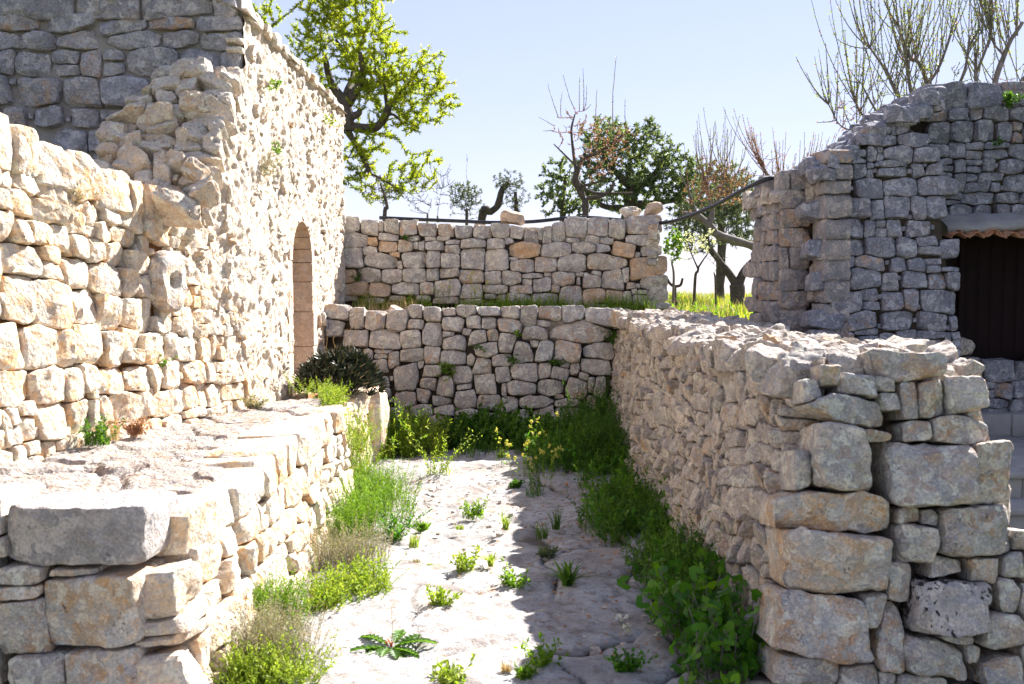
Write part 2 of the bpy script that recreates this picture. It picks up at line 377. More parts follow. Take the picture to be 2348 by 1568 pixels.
def courses(u0, u1, v0, v1, h, wd, rng=RNG, wob=.35, split=.25, small=.12):
    st = []; v = v0
    while v < v1 - h * .3:
        ch = h * rng.uniform(.7, 1.35)
        if v + ch > v1 - h * .45: ch = v1 - v
        u = u0 - rng.uniform(0, wd * .5)
        while u < u1:
            w_ = wd * rng.uniform(.55, 1.5)
            if u + w_ > u1 - wd * .3: w_ = u1 - u
            dv = rng.normal(0, ch * .08)
            if rng.random() < split and w_ > .6 * wd:
                f = rng.uniform(.35, .65)
                if rng.random() < .5: st.append((u + w_ / 2, v + ch * f / 2 + dv, w_ / 2, ch * f / 2, rng.normal(0, .05))); st.append((u + w_ / 2, v + ch * (1 + f) / 2 + dv, w_ / 2, ch * (1 - f) / 2, rng.normal(0, .05)))
                else:
                    st.append((u + w_ * f / 2, v + ch / 2 + dv, w_ * f / 2, ch / 2, rng.normal(0, .06)))
                    st.append((u + w_ * (1 + f) / 2, v + ch * .27 + dv, w_ * (1 - f) / 2, ch * .27, 0)); st.append((u + w_ * (1 + f) / 2, v + ch * .77 + dv, w_ * (1 - f) / 2, ch * .23, 0))
            else:
                e = rng.uniform(.85, 1.2)
                st.append((u + w_ / 2, v + ch / 2 + dv, w_ / 2, ch / 2 * e, rng.normal(0, .07)))
            if rng.random() < small: st.append((u + w_, v + ch * rng.uniform(.1, .9), wd * .12, h * .14, 0))
            u += w_
        v += ch
    return st

def crop(lst, ox, oy, s, fr, fix=None):       # hand-measured stones: centre, width, height, rotation in degrees
    out = []
    for r in lst:
        cx, cy, ww, hh = r[:4]; rot = r[4] if len(r) > 4 else 0
        X = (ox + cx / s) * .78267; Y = (oy + cy / s) * .78267; W2 = ww / s * .78267 / 2; H2 = hh / s * .78267 / 2
        c = fr.uv(X, Y); a = fr.uv(X + W2, Y); b = fr.uv(X, Y - H2)
        out.append((c[0], c[1], abs(a[0] - c[0]), abs(b[1] - c[1]), math.radians(rot)))
    return out

def lay(buf, fr, st, prot=(.03, .06), back=.12, skip=None, warp=None, basefn=None, **kw):
    grow = kw.pop('grow', 1.2); blend = kw.pop('blend', .3)
    for poly, sz in pack(st, grow, blend):
        c = np.mean(poly, 0)
        if skip is not None and skip(c[0], c[1]): continue
        if warp is not None: poly = [warp(*p) for p in poly]
        if basefn is not None: kw['base'] = basefn(c[0], c[1])
        stone(buf, fr, poly, RNG.uniform(*prot), back, **kw)

def corebox(buf, pts8):        # 4 bottom points, 4 top points
    buf.add(pts8, [(0, 3, 2, 1), (4, 5, 6, 7), (0, 1, 5, 4), (1, 2, 6, 5), (2, 3, 7, 6), (3, 0, 4, 7)])

# ------------------------------------------------------------------ ground, path, field
def hfield(x, y):
    """terrain height of the soil sheet; the steps between levels lie inside the walls"""
    base = 1.22 + .05 * fbm(np.stack([x * .15, y * .15, x * 0], -1), 2, 3)
    near = 1.10 + np.clip((y - 11) / 11, 0, 1) * .17
    far = np.where(y > 23, -(y - 23) * .05, 0); far = np.maximum(far, -60)
    z = near + far + .05 * fbm(np.stack([x * .3, y * .3, x * 0], -1), 2, 3)
    alley = (x > -1.45) & (x < 1.3) & (y < 10.45)
    right = (x >= 1.3) & (y < 9.6)
    left = (x <= -1.45) & (y < 11.6)
    z = np.where(left, -.15 + x * 0, z); z = np.where(alley, -.15, z); z = np.where(right, -.9, z)
    z = np.where((x > 1.3) & (x < 2.0) & (y >= 9.6) & (y < 10.2), .9, z)
    return z
xs = np.r_[-6000, -1500, -400, -120, -50, -25, np.arange(-14, -2, 1.0), np.arange(-2, 6, .15), np.arange(6, 24, 1.0), 30, 50, 120, 400, 1500, 6000]
ys = np.r_[-6000, -1000, -100, -20, -5, np.arange(0, 8, .5), np.arange(8, 14, .15), np.arange(14, 40, 1.0), 50, 80, 150, 400, 1500, 6000]
gx, gy = np.meshgrid(xs, ys, indexing='ij')
b = Buf(); grid(b, np.stack([gx, gy, hfield(gx, gy)], -1))
m, t, p = newmat('soil_and_grass'); co = coords(t)
c = ramp(t, noise(t, co, 2.2, 6, .7), [(.35, (.05, .09, .015)), (.5, (.10, .14, .03)), (.65, (.20, .16, .06))])
t.links.new(c, p.inputs['Base Color']); p.inputs['Roughness'].default_value = 1; t.links.new(bump(t, noise(t, co, 20, 5, .7), 1, .05), p.inputs['Normal'])
tag(b.build('ground', m), 'grassy soil of the field behind the walls', 'ground', kind='structure')

nx, ny = 230, 420
gx, gy = np.meshgrid(np.linspace(-1.5, 1.45, nx), np.concatenate([np.linspace(1.5, 3, 20, endpoint=False), np.linspace(3, 10.4, ny - 20)]), indexing='ij')
pt = np.stack([gx, gy, gx * 0], -1)
z = .035 * fbm(pt * (1.1, .8, 1), 3, 1) + .008 * fbm(pt * 6, 3, 2) + .004 * fbm(pt * 22, 2, 4)
wp = np.stack([gx + .10 * vnoise(pt * 3.1, 8) + .03 * vnoise(pt * 11, 18), gy + .10 * vnoise(pt * 3.1, 9) + .03 * vnoise(pt * 11, 19)], -1)
sd = np.stack([RNG.uniform(-1.6, 1.5, 95), RNG.uniform(1.5, 10.4, 95)], -1)
dd = np.full(gx.shape + (2,), 9.0)
for s in sd:
    q = np.hypot(wp[..., 0] - s[0], (wp[..., 1] - s[1]) * .8)
    m1 = q < dd[..., 0]; dd[..., 1] = np.where(m1, dd[..., 0], np.minimum(dd[..., 1], q)); dd[..., 0] = np.where(m1, q, dd[..., 0])
edge = dd[..., 1] - dd[..., 0]
stren = np.clip((gx + .25) * 1.6, .3, 1) * np.clip(.9 + 1.5 * vnoise(pt * 1.7, 31), 0, 1)
z -= .05 * np.exp(-(edge / .022) ** 2) * stren
z += .025 * np.minimum(edge / .15, 1) * stren
b = Buf(); grid(b, np.stack([gx, gy, z], -1), t=np.clip(1.4 * np.exp(-(edge / .022) ** 2) * stren, 0, 1).ravel())
m, t, p = newmat('bedrock_path'); co = coords(t)
n1 = noise(t, co, 2.3, 6, .7, .5); n2 = noise(t, co, 14, 6, .75); n3 = noise(t, co, 60, 4, .7)
c = ramp(t, n1, [(.36, (.28, .25, .23)), (.5, (.385, .37, .355)), (.64, (.47, .46, .455))])
c = mix(t, ramp(t, n2, [(.38, .8), (.5, 0.0)]), c, (.20, .165, .14))
c = mix(t, ramp(t, noise(t, co, 4.5, 6, .7, 1.0), [(.57, 0.0), (.68, .7)]), c, (.42, .27, .17))
c = mix(t, ramp(t, n3, [(.36, .55), (.46, 0.0)]), c, (.16, .13, .11))
crk = N(t, 'ShaderNodeAttribute', attribute_name='tint').outputs['Fac']
c = mix(t, ramp(t, crk, [(.2, 0.0), (.65, .92)]), c, (.075, .055, .035))
t.links.new(c, p.inputs['Base Color']); p.inputs['Roughness'].default_value = .95; p.inputs['Specular IOR Level'].default_value = .2
t.links.new(bump(t, math_(t, 'ADD', n2, math_(t, 'MULTIPLY', n3, .5)), .8, .02), p.inputs['Normal'])
tag(b.build('path', m), 'pale bedrock path between the dry stone walls', 'path', kind='structure')

# ------------------------------------------------------------------ upper terrace wall
C4 = 2.236
UP = [(165,358,130,95),(305,375,115,95),(375,365,40,60),(440,370,105,85),(550,380,120,95),(680,395,125,85),(800,395,105,75),(915,405,110,75),(1035,408,115,80),(1160,400,120,90),(1262,412,100,80,-15),(1360,440,110,75,-20),(1415,415,40,70),(1458,430,65,110,8),(1535,405,90,115),(1645,380,140,125),(1795,375,130,110),(1920,388,110,115),(2080,360,215,105),
(200,455,175,85),(320,467,65,50),(420,437,125,50),(415,500,125,75),(300,522,105,50),(540,500,105,75),(595,447,80,35),(600,485,40,50),(637,490,40,65),(700,445,70,30),(775,447,85,30),(730,490,120,65),(845,470,100,30),(840,513,110,60),(975,475,170,60),(1125,480,115,75),(1210,460,50,55,30),(1310,515,215,105),(1510,525,190,110),(1625,455,80,30),(1755,455,95,50),(1700,505,150,70),(1850,462,90,40),(1825,510,90,55),(1965,525,160,120,-18),(2075,455,205,75),(2135,523,125,65),
(175,570,175,140),(390,590,245,100),(465,550,70,35),(495,620,50,50),(585,585,185,110),(712,577,95,105),(830,588,125,95),(970,580,160,140),(1130,580,165,150),(1300,625,165,90,-8),(1450,610,150,105,-10),(1625,605,180,120,6),(1845,595,250,115),(1235,578,60,20),(2050,555,40,40),(2110,640,225,160),
(148,692,120,105),(300,685,145,90),(445,692,135,95),(590,687,150,95),(713,688,80,85),(820,670,125,55),(965,695,160,85),(1108,700,105,90),(1228,700,125,100),(1365,690,140,30),(1330,733,62,40),(1425,750,120,100),(1567,707,155,85),(1465,680,50,25),(1665,725,25,50),(1675,680,65,25),(1745,720,140,110),(1895,715,155,135,6),(1785,672,60,30),(1972,680,50,95),(2155,725,160,70),
(195,775,195,85),(365,780,140,85),(530,772,175,75),(672,773,85,85),(808,765,165,125),(962,788,130,95),(1130,780,155,60),(1290,777,150,55),(1095,823,75,30),(1160,838,60,50),(1270,840,150,75),(1445,835,165,80),(1515,775,55,50),(1615,815,155,130),(1765,820,145,100),(1900,820,105,80),(2010,755,60,40),(2050,755,35,30),(2030,790,40,45),(1985,830,60,70),(2075,845,115,75),(2080,797,70,30),(2175,810,125,110),(2180,885,160,40),(480,835,100,30),(650,835,80,35),(160,835,100,35),(330,850,120,35),(800,850,150,40),(960,860,140,40),(1120,885,120,35),(1350,895,150,35),(1560,900,150,35),(1800,895,160,35),(2000,900,140,35)]
fu = Frame((0, 11.40, 1.30), (1, 0, 0), (0, .06, 1))
wall_u = thing('terrace_wall', (-.1, 11.7, 1.2), 'upper dry stone terrace wall of tight grey blocks under the black hose', 'wall')
cop = UP[:19]; body = UP[19:]
st = crop(UP, 950, 500, C4, fu)
pk = pack(st, 1.22, .25)
bb = Buf(); bc = Buf(); bo = Buf(); OCH = {UP.index(q) for q in UP if q[:2] in ((1965, 525), (2110, 640), (1765, 820), (1900, 820), (1310, 515), (415, 500), (365, 780), (195, 775), (320, 467), (465, 550), (148, 692))}
for k, (poly, sz) in enumerate(pk):
    stone(bc if k < 19 else bo if k in OCH else bb, fu, poly, RNG.uniform(.035, .06), .22 if k < 19 else .12, rnd=.17, gap=.006, tint=(RNG.choice([.12, .3, .62]) if RNG.random() < .8 else RNG.random()))
bb.build('facing_stones', M['grey'], wall_u); bc.build('coping_stones', M['grey'], wall_u); o = bo.build('ochre_stones', M['tan'], wall_u); o['label'] = 'ochre stained stones'
b = Buf(); corebox(b, [(-2.02, 11.43, 1.1), (1.66, 11.43, 1.1), (1.66, 12.0, 1.1), (-2.02, 12.0, 1.1), (-2.02, 11.50, 2.22), (1.60, 11.50, 2.18), (1.60, 11.95, 2.20), (-2.02, 11.95, 2.24)])
b.build('rubble_core', M['earth_dark'], wall_u)
# flat stones and rubble on the top, and the right end face
ft = Frame((0, 11.45, 2.21), (1, 0, 0), (0, 1, 0)); b = Buf()
lay(b, ft, courses(-1.95, 1.6, .18, .52, .16, .22), (.02, .08), .03, rnd=.2, Np=18, lo=True)
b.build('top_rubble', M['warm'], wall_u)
fe = Frame((1.64, 11.44, 1.2), (0, 1, 0), (0, 0, 1)); b = Buf()
lay(b, fe, courses(0, .5, 0, 1.05, .17, .25), (.02, .05), .1, Np=16, lo=True); b.build('end_stones', M['grey'], wall_u)

# loose stones lying on the upper wall
def boulder(name, c, size, mat, label, cat='stone', tint=.5, rot=0, group=None, hole=False, seed=1, parent=None, rough=1.0):
    b = Buf(); n, k = 22, 30
    th = np.linspace(0, np.pi, n)[:, None]; ph = np.linspace(0, 2 * np.pi, k, endpoint=False)[None]
    d = np.stack([np.sin(th) * np.cos(ph), np.sin(th) * np.sin(ph), np.cos(th) + 0 * ph], -1)
    r = np.random.default_rng(seed); e = .62
    q = np.sign(d) * np.abs(d) ** e; L = np.ones(d.shape[:2])
    for _ in range(9):
        nn = r.normal(size=3); nn /= np.linalg.norm(nn); h = r.uniform(.62, .95)
        dd_ = (q @ nn); L = np.minimum(L, np.where(dd_ > h, h / np.maximum(dd_, 1e-3), 1))
    q = q * L[..., None]; q = q + .09 * rough * np.stack([fbm(d * 1.6 + seed, 2, 3), fbm(d * 1.6 + seed, 2, 5), fbm(d * 1.6 + seed, 2, 9)], -1)
    q = q + .03 * rough * np.stack([vnoise(d * 7 + seed, 3), vnoise(d * 7 + seed, 5), vnoise(d * 7 + seed, 9)], -1)
    q = q * np.array(size) / 2
    if hole:
        f = np.exp(-((q[..., 0] - .0) ** 2 + (q[..., 2] - .0) ** 2) / .00025) * (q[..., 1] < 0); q[..., 1] += f * .05
    ca, sa = math.cos(rot), math.sin(rot); x = q[..., 0] * ca - q[..., 2] * sa; zz = q[..., 0] * sa + q[..., 2] * ca
    W = np.stack([x, q[..., 1], zz], -1)
    i = np.arange(n * k).reshape(n, k); j = np.roll(i, -1, 1)
    zb = W[..., 2].min()
    if parent is None:
        b.add(W.reshape(-1, 3) - (0, 0, zb), np.stack([i[:-1], i[1:], j[1:], j[:-1]], -1).reshape(-1, 4), t=tint)
        o = b.build(name, mat); o.location = (c[0], c[1], c[2]); return tag(o, label, cat, group)
    b.add(W.reshape(-1, 3) - (0, 0, zb) + np.array(c), np.stack([i[:-1], i[1:], j[1:], j[:-1]], -1).reshape(-1, 4), t=tint)
    return b.build(name, mat, parent)
q = at(1176, 517, 11.55); boulder('loose_stone', q, (.30, .22, .19), M['tan'], 'tan stone with a dark hole sitting mid wall on the upper terrace wall', tint=.99, hole=True, seed=3)
q = at(1446, 503, 11.6); boulder('loose_stone', q, (.26, .22, .14), M['warm'], 'low pale stone on the wall corner beside the upright tan stone', tint=.45, seed=12)
q = at(1497, 505, 11.6); boulder('loose_stone', q, (.24, .2, .18), M['tan'], 'upright tan stone at the right end of the upper terrace wall', tint=.99, rot=.3, seed=21)

# ------------------------------------------------------------------ lower terrace wall
LO4 = [(90,928,145,90),(225,975,100,135),(332,985,145,115),(478,988,135,125),(600,930,90,85),(715,945,125,90),(818,927,90,50),(935,922,130,70),(1080,925,145,60),(1220,935,115,80),(1340,960,115,130),(1475,940,145,90),(1635,942,140,100),(1820,960,240,110),
(80,1030,115,100),(200,1090,180,110),(400,1115,200,140),(605,1005,105,70),(570,1110,135,130),(710,1070,130,160),(845,1003,165,90),(980,997,105,105),(1080,998,105,75),(1215,1015,165,95),(1437,1003,90,45),(1380,1070,150,110),(1680,1060,395,115),(940,1053,75,50),(1000,1100,130,110,20),(1105,1085,80,85,30),(850,1120,140,100),(812,1075,75,40),(1065,1170,155,110,12),(1195,1130,110,135),(1300,1190,135,130),(1380,1130,70,50),(1440,1180,120,150),(1590,1185,180,140),(1800,1185,185,110),
(575,1210,155,85),(450,1250,95,115),(530,1355,195,195),(715,1210,115,120),(635,1268,50,45,30),(700,1310,120,80),(850,1225,210,85),(960,1245,70,65,40),(1160,1240,140,85),(1035,1285,140,115,10),(900,1345,135,135,15),(690,1405,120,100,-25),(795,1420,135,135),(915,1420,100,50,15),(1160,1335,115,105),(1065,1395,185,150,18),(1315,1320,175,115),(1440,1310,80,105),(1550,1325,120,95),(1580,1275,60,40),(1640,1300,70,75),(1770,1285,185,110),(1700,1350,80,50,-20),(1790,1420,90,145),(1180,1435,35,90),(1295,1425,195,90),(1485,1425,175,115),(1655,1425,155,160,10),
(640,1460,100,110,-20),(540,1505,195,125,8),(770,1508,120,60),(925,1480,160,150),(1085,1515,165,90),(1395,1515,215,75),(1590,1530,155,90),(1540,1480,60,30)]
LO5 = [(845,225,185,75,5),(1015,225,150,70,-5),(975,290,120,60),(730,260,170,100),(1150,275,170,95,8),(1365,290,150,75),(1495,285,115,125),(1670,255,130,110),(1815,240,150,165),(1430,190,110,110),(1060,350,170,60),(1250,350,180,70),(1600,360,200,60),(1780,350,150,60),(1420,370,140,60),(900,350,120,50),(760,340,150,60),(800,410,150,60),(1000,420,180,60),(1200,420,180,60),(1400,430,180,60),(1600,430,180,60),(1800,430,180,60),(1975,60,60,90),(1970,170,60,90),(1990,300,80,110)]
fl = Frame((0, 9.95, 0), (1, 0, 0), (0, .15, 1))
wall_l = thing('terrace_wall', (-.3, 10.3, 0), 'lower dry stone terrace wall of rounded grey boulders at the end of the path', 'wall')
st = crop(LO4, 950, 500, C4, fl) + crop(LO5, 850, 1100, C4, fl)
st += courses(-1.92, -1.22, .28, .93, .17, .24) + [(1.08, .3, .09, .1, 0), (1.1, .55, .08, .1, .1), (1.12, .78, .09, .09, 0), (1.13, 1.0, .08, .09, 0), (1.05, .12, .1, .09, 0)]
pk = pack(st, 1.2, .4); bb = Buf(); bc = Buf()
for k, (poly, sz) in enumerate(pk):
    stone(bc if k < 14 else bb, fl, poly, RNG.uniform(.045, .085), .3 if k < 14 else .14, rnd=.2, gap=.009, tint=(RNG.choice([.12, .3, .62]) if RNG.random() < .85 else RNG.random()))
bb.build('facing_stones', M['grey'], wall_l); bc.build('coping_stones', M['grey'], wall_l)
b = Buf(); corebox(b, [(-1.95, 9.99, -.1), (1.2, 9.99, -.1), (1.2, 11.5, -.1), (-1.95, 11.5, -.1), (-1.95, 10.19, 1.23), (1.2, 10.19, 1.23), (1.75, 11.5, 1.30), (-1.95, 11.5, 1.30)])
b.build('rubble_core', M['earth_dark'], wall_l)
ft = Frame((0, 10.2, 1.25), (1, 0, 0), (0, 1, .03)); b = Buf()
lay(b, ft, courses(-1.9, 1.9, .05, .6, .14, .2), (.01, .06), .03, rnd=.2, Np=18, lo=True, tilt=.25)
b.build('top_rubble', M['rough'], wall_l)
# ------------------------------------------------------------------ right wall (batter on every side)
wall_r = thing('dry_stone_wall', (1.4, 7, 0), 'waist-high grey rubble wall along the right side of the path, big blocks on its near end', 'wall')
fs = Frame((.99, 10.15, -.05), (0, -1, 0), (.105, 0, 1))
st = courses(0, 6.2, 0, 1.30, .105, .13, wob=.5, split=.3, small=.3)
st = [(u, v + .05 * math.sin(u * 2.1) + .03 * math.sin(u * 5.3 + 1), a, h, r + RNG.normal(0, .12)) for u, v, a, h, r in st]
b = Buf(); lay(b, fs, st, (.04, .11), .12, rnd=.2, gap=.004, Np=22, tilt=.3, rough=1.5, blend=.45, grow=1.15)
b.build('facing_stones', M['rough'], wall_r)
E7 = [(1560,500,440,165,-6),(1240,640,270,170,-12),(1420,620,120,100),(1450,730,160,110),(1575,720,110,270,-5),(1725,715,180,250,8),(1935,690,260,230),(1230,775,620,215,-24),(1350,955,210,75,-15),(1630,925,190,150,20),(1890,920,390,170),(1160,1110,460,440),(1690,1205,600,430,-6),(2090,1210,230,440,-12),(2010,815,100,45),(890,1180,110,240),(1070,560,150,120),(950,660,120,140)]
E8 = [(1140,430,730,240,-3),(1580,450,180,120,30),(1710,475,120,110),(1620,640,280,300,20),(2010,560,560,360,5),(1140,775,660,430),(1510,870,180,260,-5),(1860,1020,610,470,-8),(2060,830,160,230),(2225,980,150,270,20),(2270,790,160,170),(1350,1070,180,230),(1070,1200,640,380,-14),(1450,1270,190,420,8),(1770,1390,550,260,-15),(2180,1200,380,250),(1900,1270,200,60),(2190,1490,270,190,20),(930,1470,400,200,-5),(1260,1520,290,160),(1440,1530,100,100),(1650,1540,330,100),(1990,1360,100,120),(1800,800,230,130,-10),(2330,620,150,120),(2390,1050,200,300),(2400,1400,200,260),(2380,800,120,200),(820,1700,380,200),(1230,1720,400,220),(1640,1720,400,220),(2060,1700,380,200),(2430,1680,300,260)]
fe = Frame((0, 3.60, 0), (1, 0, 0), (0, .19, 1))
st = crop(E7, 1950, 850, C4, fe) + crop(E8, 1950, 1304, C4, fe)
pk = pack(st, 1.16, .3)
tn = {0: .5, 7: .35, 11: .45, 12: .6, 23: .45}
for k, (poly, sz) in enumerate(pk):
    b = Buf(); stone(b, fe, poly, min(.13, max(.035, sz * .85)), .30, rnd=.2, gap=.006, Np=56 if sz > .06 else 28, tint=tn.get(k, RNG.random()), tilt=.22, rough=1.25)
    if b.n:
        o = b.build('end_block' if sz > .05 else 'wedge_stone', M['block_black' if k == 25 else 'block_orange' if k in (23, 18) else 'block'], wall_r)
        if k == 25: o['label'] = 'block speckled with black lichen'
        if k == 23: o['label'] = 'block with orange lichen rings'
b = Buf(); V8 = [(1.05, 3.74, -.3), (2.25, 3.74, -.3), (2.25, 10.2, -.3), (1.05, 10.2, -.3), (1.17, 3.98, 1.2), (1.80, 3.98, 1.2), (1.80, 10.2, 1.2), (1.17, 10.2, 1.2)]
corebox(b, V8); b.build('rubble_core', M['earth_dark'], wall_r)
ft = Frame((1.1, 3.95, 1.19), (1, 0, 0), (0, 1, .006)); b = Buf()
st = courses(0, .78, 0, 6.3, .17, .2, split=.3, small=.4)
st = [(u, v, a, h, r + RNG.normal(0, .35)) for u, v, a, h, r in st]
for poly, sz in pack(st, 1.2, .5):
    c = np.mean(poly, 0); n_ = .05 * math.exp(-((c[1] - .3) / .8) ** 2)
    stone(b, ft, poly, RNG.uniform(.03, .085), .05, rnd=.18, gap=.004, Np=26, tilt=.22, rough=1.8, base=n_ + .015)
st = [(RNG.uniform(.05, .7), RNG.uniform(0, 6.2), RNG.uniform(.03, .09), RNG.uniform(.03, .08), RNG.uniform(0, 3)) for _ in range(170)]
for u, v, a, h, r in st:
    stone(b, ft, pack([(u, v, a, h, r)], 1.0)[0][0], RNG.uniform(.02, .05), .03, rnd=.18, gap=0, Np=18, tilt=.3, rough=1.6, base=.055 + .05 * math.exp(-((v - .3) / .8) ** 2), lo=True)
b.build('capping_stones', M['rough'], wall_r)
fr_ = Frame((2.24, 4.05, -.3), (0, 1, 0), (-.28, 0, 1)); b = Buf()
lay(b, fr_, courses(0, 6.4, 0, 1.55, .2, .26), (.03, .07), .12, Np=16, lo=True); b.build('far_side_stones', M['rough'], wall_r)
for cx, cy, Y, s, r, ti, lab in ():
    pass

# ------------------------------------------------------------------ left stone bench (low platform) with its corner blocks
bench = thing('stone_bench', (-1.9, 5.3, 0), 'long knee-high stone platform on the left of the path, grey slab at its near corner', 'platform')
fb = Frame((0, 3.40, 0), (1, 0, 0), (0, .05, 1)); C3 = 2.228
BE = [(495,600,930,380,0),(-140,500,310,300),(20,660,70,150),(150,850,290,115,5),(490,832,290,42,2),(140,960,270,85,6),(160,1190,310,360),(600,1080,620,470),(260,1480,330,230),(670,1490,470,280),(-200,850,300,250),(-180,1150,320,280),(-160,1450,320,280),(120,1750,420,240),(620,1780,500,240),(960,1780,180,240)]
pk = pack(crop(BE, 0, 1300, C3, fb), 1.06, .15)
for k, (poly, sz) in enumerate(pk):
    b = Buf(); stone(b, fb, poly, .05 if k == 0 else .04, .34, rnd=.12, gap=.004, Np=56, tint={0: .5, 7: .985, 6: .1}.get(k, RNG.choice([.3, .7, .98])), tilt=.06 if k == 0 else .12, rough=.7)
    o = b.build('corner_slab' if k == 0 else 'end_block', M['slab'] if k == 0 else M['block_orange'] if k in (4, 7, 5, 9) else M['block'], bench)
    if k == 0: o['label'] = 'big dark grey slab on top of the near corner'
b = Buf(); lay(b, fb, courses(-3.4, -2.02, -.1, .74, .17, .28), (.03, .05), .3, rnd=.14, gap=.005, Np=30, tilt=.12); b.build('end_stones', M['block'], bench)
fbs = Frame((-1.13, 3.50, -.03), (0, 1, 0), (-.16, 0, 1))
b = Buf(); st = courses(0, 3.52, 0, .60, .15, .23, split=.25, small=.3)
st = [(u, v + .02 * math.sin(u * 3), a, h, r) for u, v, a, h, r in st]
lay(b, fbs, st, (.03, .055), .14, rnd=.14, gap=.005, Np=30, tilt=.15, rough=1.2)
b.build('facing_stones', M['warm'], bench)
fbt = Frame((-1.22, 3.66, .57), (0, 1, 0), (-.05, 0, 1)); b = Buf(); bu = 0
while bu < 3.35:
    wd = RNG.uniform(.2, .5); wd = min(wd, 3.4 - bu) if 3.4 - bu - wd > .15 else 3.4 - bu
    h = RNG.uniform(.155, .19)
    stone(b, fbt, pack([(bu + wd / 2, h / 2, wd / 2, h / 2, RNG.normal(0, .02))], 1.0)[0][0], RNG.uniform(.03, .06), .32, rnd=.12, gap=.004, Np=34, tilt=.1, rough=.9); bu += wd
b.build('edge_slabs', M['warm'], bench)
b = Buf(); corebox(b, [(-3.4, 3.62, -.1), (-1.24, 3.62, -.1), (-1.22, 7.0, -.1), (-2.3, 7.0, -.1), (-3.4, 3.66, .66), (-1.36, 3.66, .66), (-1.36, 7.0, .66), (-2.3, 7.0, .68)])
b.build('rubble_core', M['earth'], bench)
X, Yg = np.meshgrid(np.linspace(-3.4, -1.30, 120), np.linspace(3.5, 7.35, 200), indexing='ij')
P = np.stack([X, Yg, X * 0], -1); w2 = np.stack([X + .1 * vnoise(P * 3, 1), Yg + .1 * vnoise(P * 3, 2)], -1)
sd = np.stack([RNG.uniform(-2.8, -1.2, 60), RNG.uniform(3.3, 7.4, 60)], -1); q = np.sort(np.hypot(w2[..., 0, None] - sd[:, 0], (w2[..., 1, None] - sd[:, 1])), -1); ed = q[..., 1] - q[..., 0]
sid = np.argmin(np.hypot(w2[..., 0, None] - sd[:, 0], (w2[..., 1, None] - sd[:, 1])), -1)
z = .735 + .012 * fbm(P * 3, 3, 4) + .008 * fbm(P * 14, 3, 5) - .022 * np.exp(-(ed / .025) ** 2) + .012 * np.sin(sid * 3.7) - .03 * np.clip((X + 1.34) / .04, 0, 1) + .05 * np.clip((-2.0 - X) * 1.2, 0, 1) * (vnoise(P * 5, 8) * .5 + .5)
b = Buf(); grid(b, np.stack([X, Yg, z], -1), t=(.5 + .45 * np.sin(sid * 2.3)).ravel()); b.build('paved_top', M['paving'], bench)
# second, set-back stretch below the doorway with its boulder
b2 = thing('stone_planter', (-1.5, 8, 0), 'low stone planter below the arched doorway holding the dark spiky bush', 'planter')
fp = Frame((-1.27, 7.0, 0), (0, 1, 0), (-.06, 0, 1)); b = Buf()
lay(b, fp, courses(0, 2.0, 0, .64, .19, .26, split=.2), (.03, .06), .12, rnd=.16, Np=26, tilt=.15); b.build('facing_stones', M['warm'], b2)
ft = Frame((-1.9, 7.0, .60), (1, 0, 0), (0, 1, 0)); b = Buf()
lay(b, ft, courses(0, .62, 0, 1.6, .25, .3), (.02, .05), .05, rnd=.16, Np=24); b.build('top_stones', M['warm'], b2)
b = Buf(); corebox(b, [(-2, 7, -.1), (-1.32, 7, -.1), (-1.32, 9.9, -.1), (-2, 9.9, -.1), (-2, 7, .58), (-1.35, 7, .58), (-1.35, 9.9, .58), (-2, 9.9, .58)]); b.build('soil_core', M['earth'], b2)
boulder('rim_boulder', (-1.30, 9.15, -.05), (.34, .85, .80), M['warm'], '', tint=.2, seed=8, parent=b2)

# ------------------------------------------------------------------ left dry stone wall against the building
wd_ = thing('dry_stone_wall', (-2.4, 5, .7), 'tall sunlit dry stone wall on the left, sloping down from a row of rounded coping stones', 'wall')
fd = Frame((-2.83, 2.5, .68), (.204, 1, 0), (-.07, 0, 1))
def dtop(u): return np.interp(u, [0, 1.5, 2.55, 3.6, 4.3, 4.8], [2.47, 2.47, 2.37, 2.18, 2.06, 1.94]) - .68
mill_c = (3.68, .93)
st = courses(0, 4.72, 0, 1.28, .145, .19, split=.25, small=.3)
b = Buf()
lay(b, fd, st, (.022, .055), .14, rnd=.13, gap=.005, Np=30, tilt=.15, rough=1.15, skip=lambda u, v: abs(u - mill_c[0]) < .10 and abs(v * (dtop(u) - .22) / 1.28 - mill_c[1]) < .17, warp=lambda u, v: (u, v * (dtop(u) - .22) / 1.28))
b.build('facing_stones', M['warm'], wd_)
b = Buf(); u = 0
while u < 4.65:
    w_ = RNG.uniform(.13, .28); h = RNG.uniform(.235, .265); t0 = float(dtop(u + w_ / 2))
    stone(b, fd, pack([(u + w_ / 2, t0 - .24 + h / 2 + .0, w_ / 2, h / 2, RNG.normal(0, .03))], 1.04)[0][0], RNG.uniform(.04, .07), .28, rnd=.16, gap=.003, Np=34, tilt=.12, rough=1.1); u += w_
b.build('coping_stones', M['warm'], wd_)
cp = []
for uu in (0, 4.7):
    for zz in (-.1, 1.0): cp.append((uu, zz))
def dcore(u, v, n): return tuple(fd.w(u, v, n))
b = Buf(); corebox(b, [dcore(0, -.1, -.02), dcore(4.7, -.1, -.02), dcore(4.7, -.1, -.7), dcore(0, -.1, -.7), dcore(0, 1.75, -.04), dcore(4.7, 1.30, -.04), dcore(4.7, 1.30, -.7), dcore(0, 1.75, -.7)])
b.build('rubble_core', M['earth'], wd_)
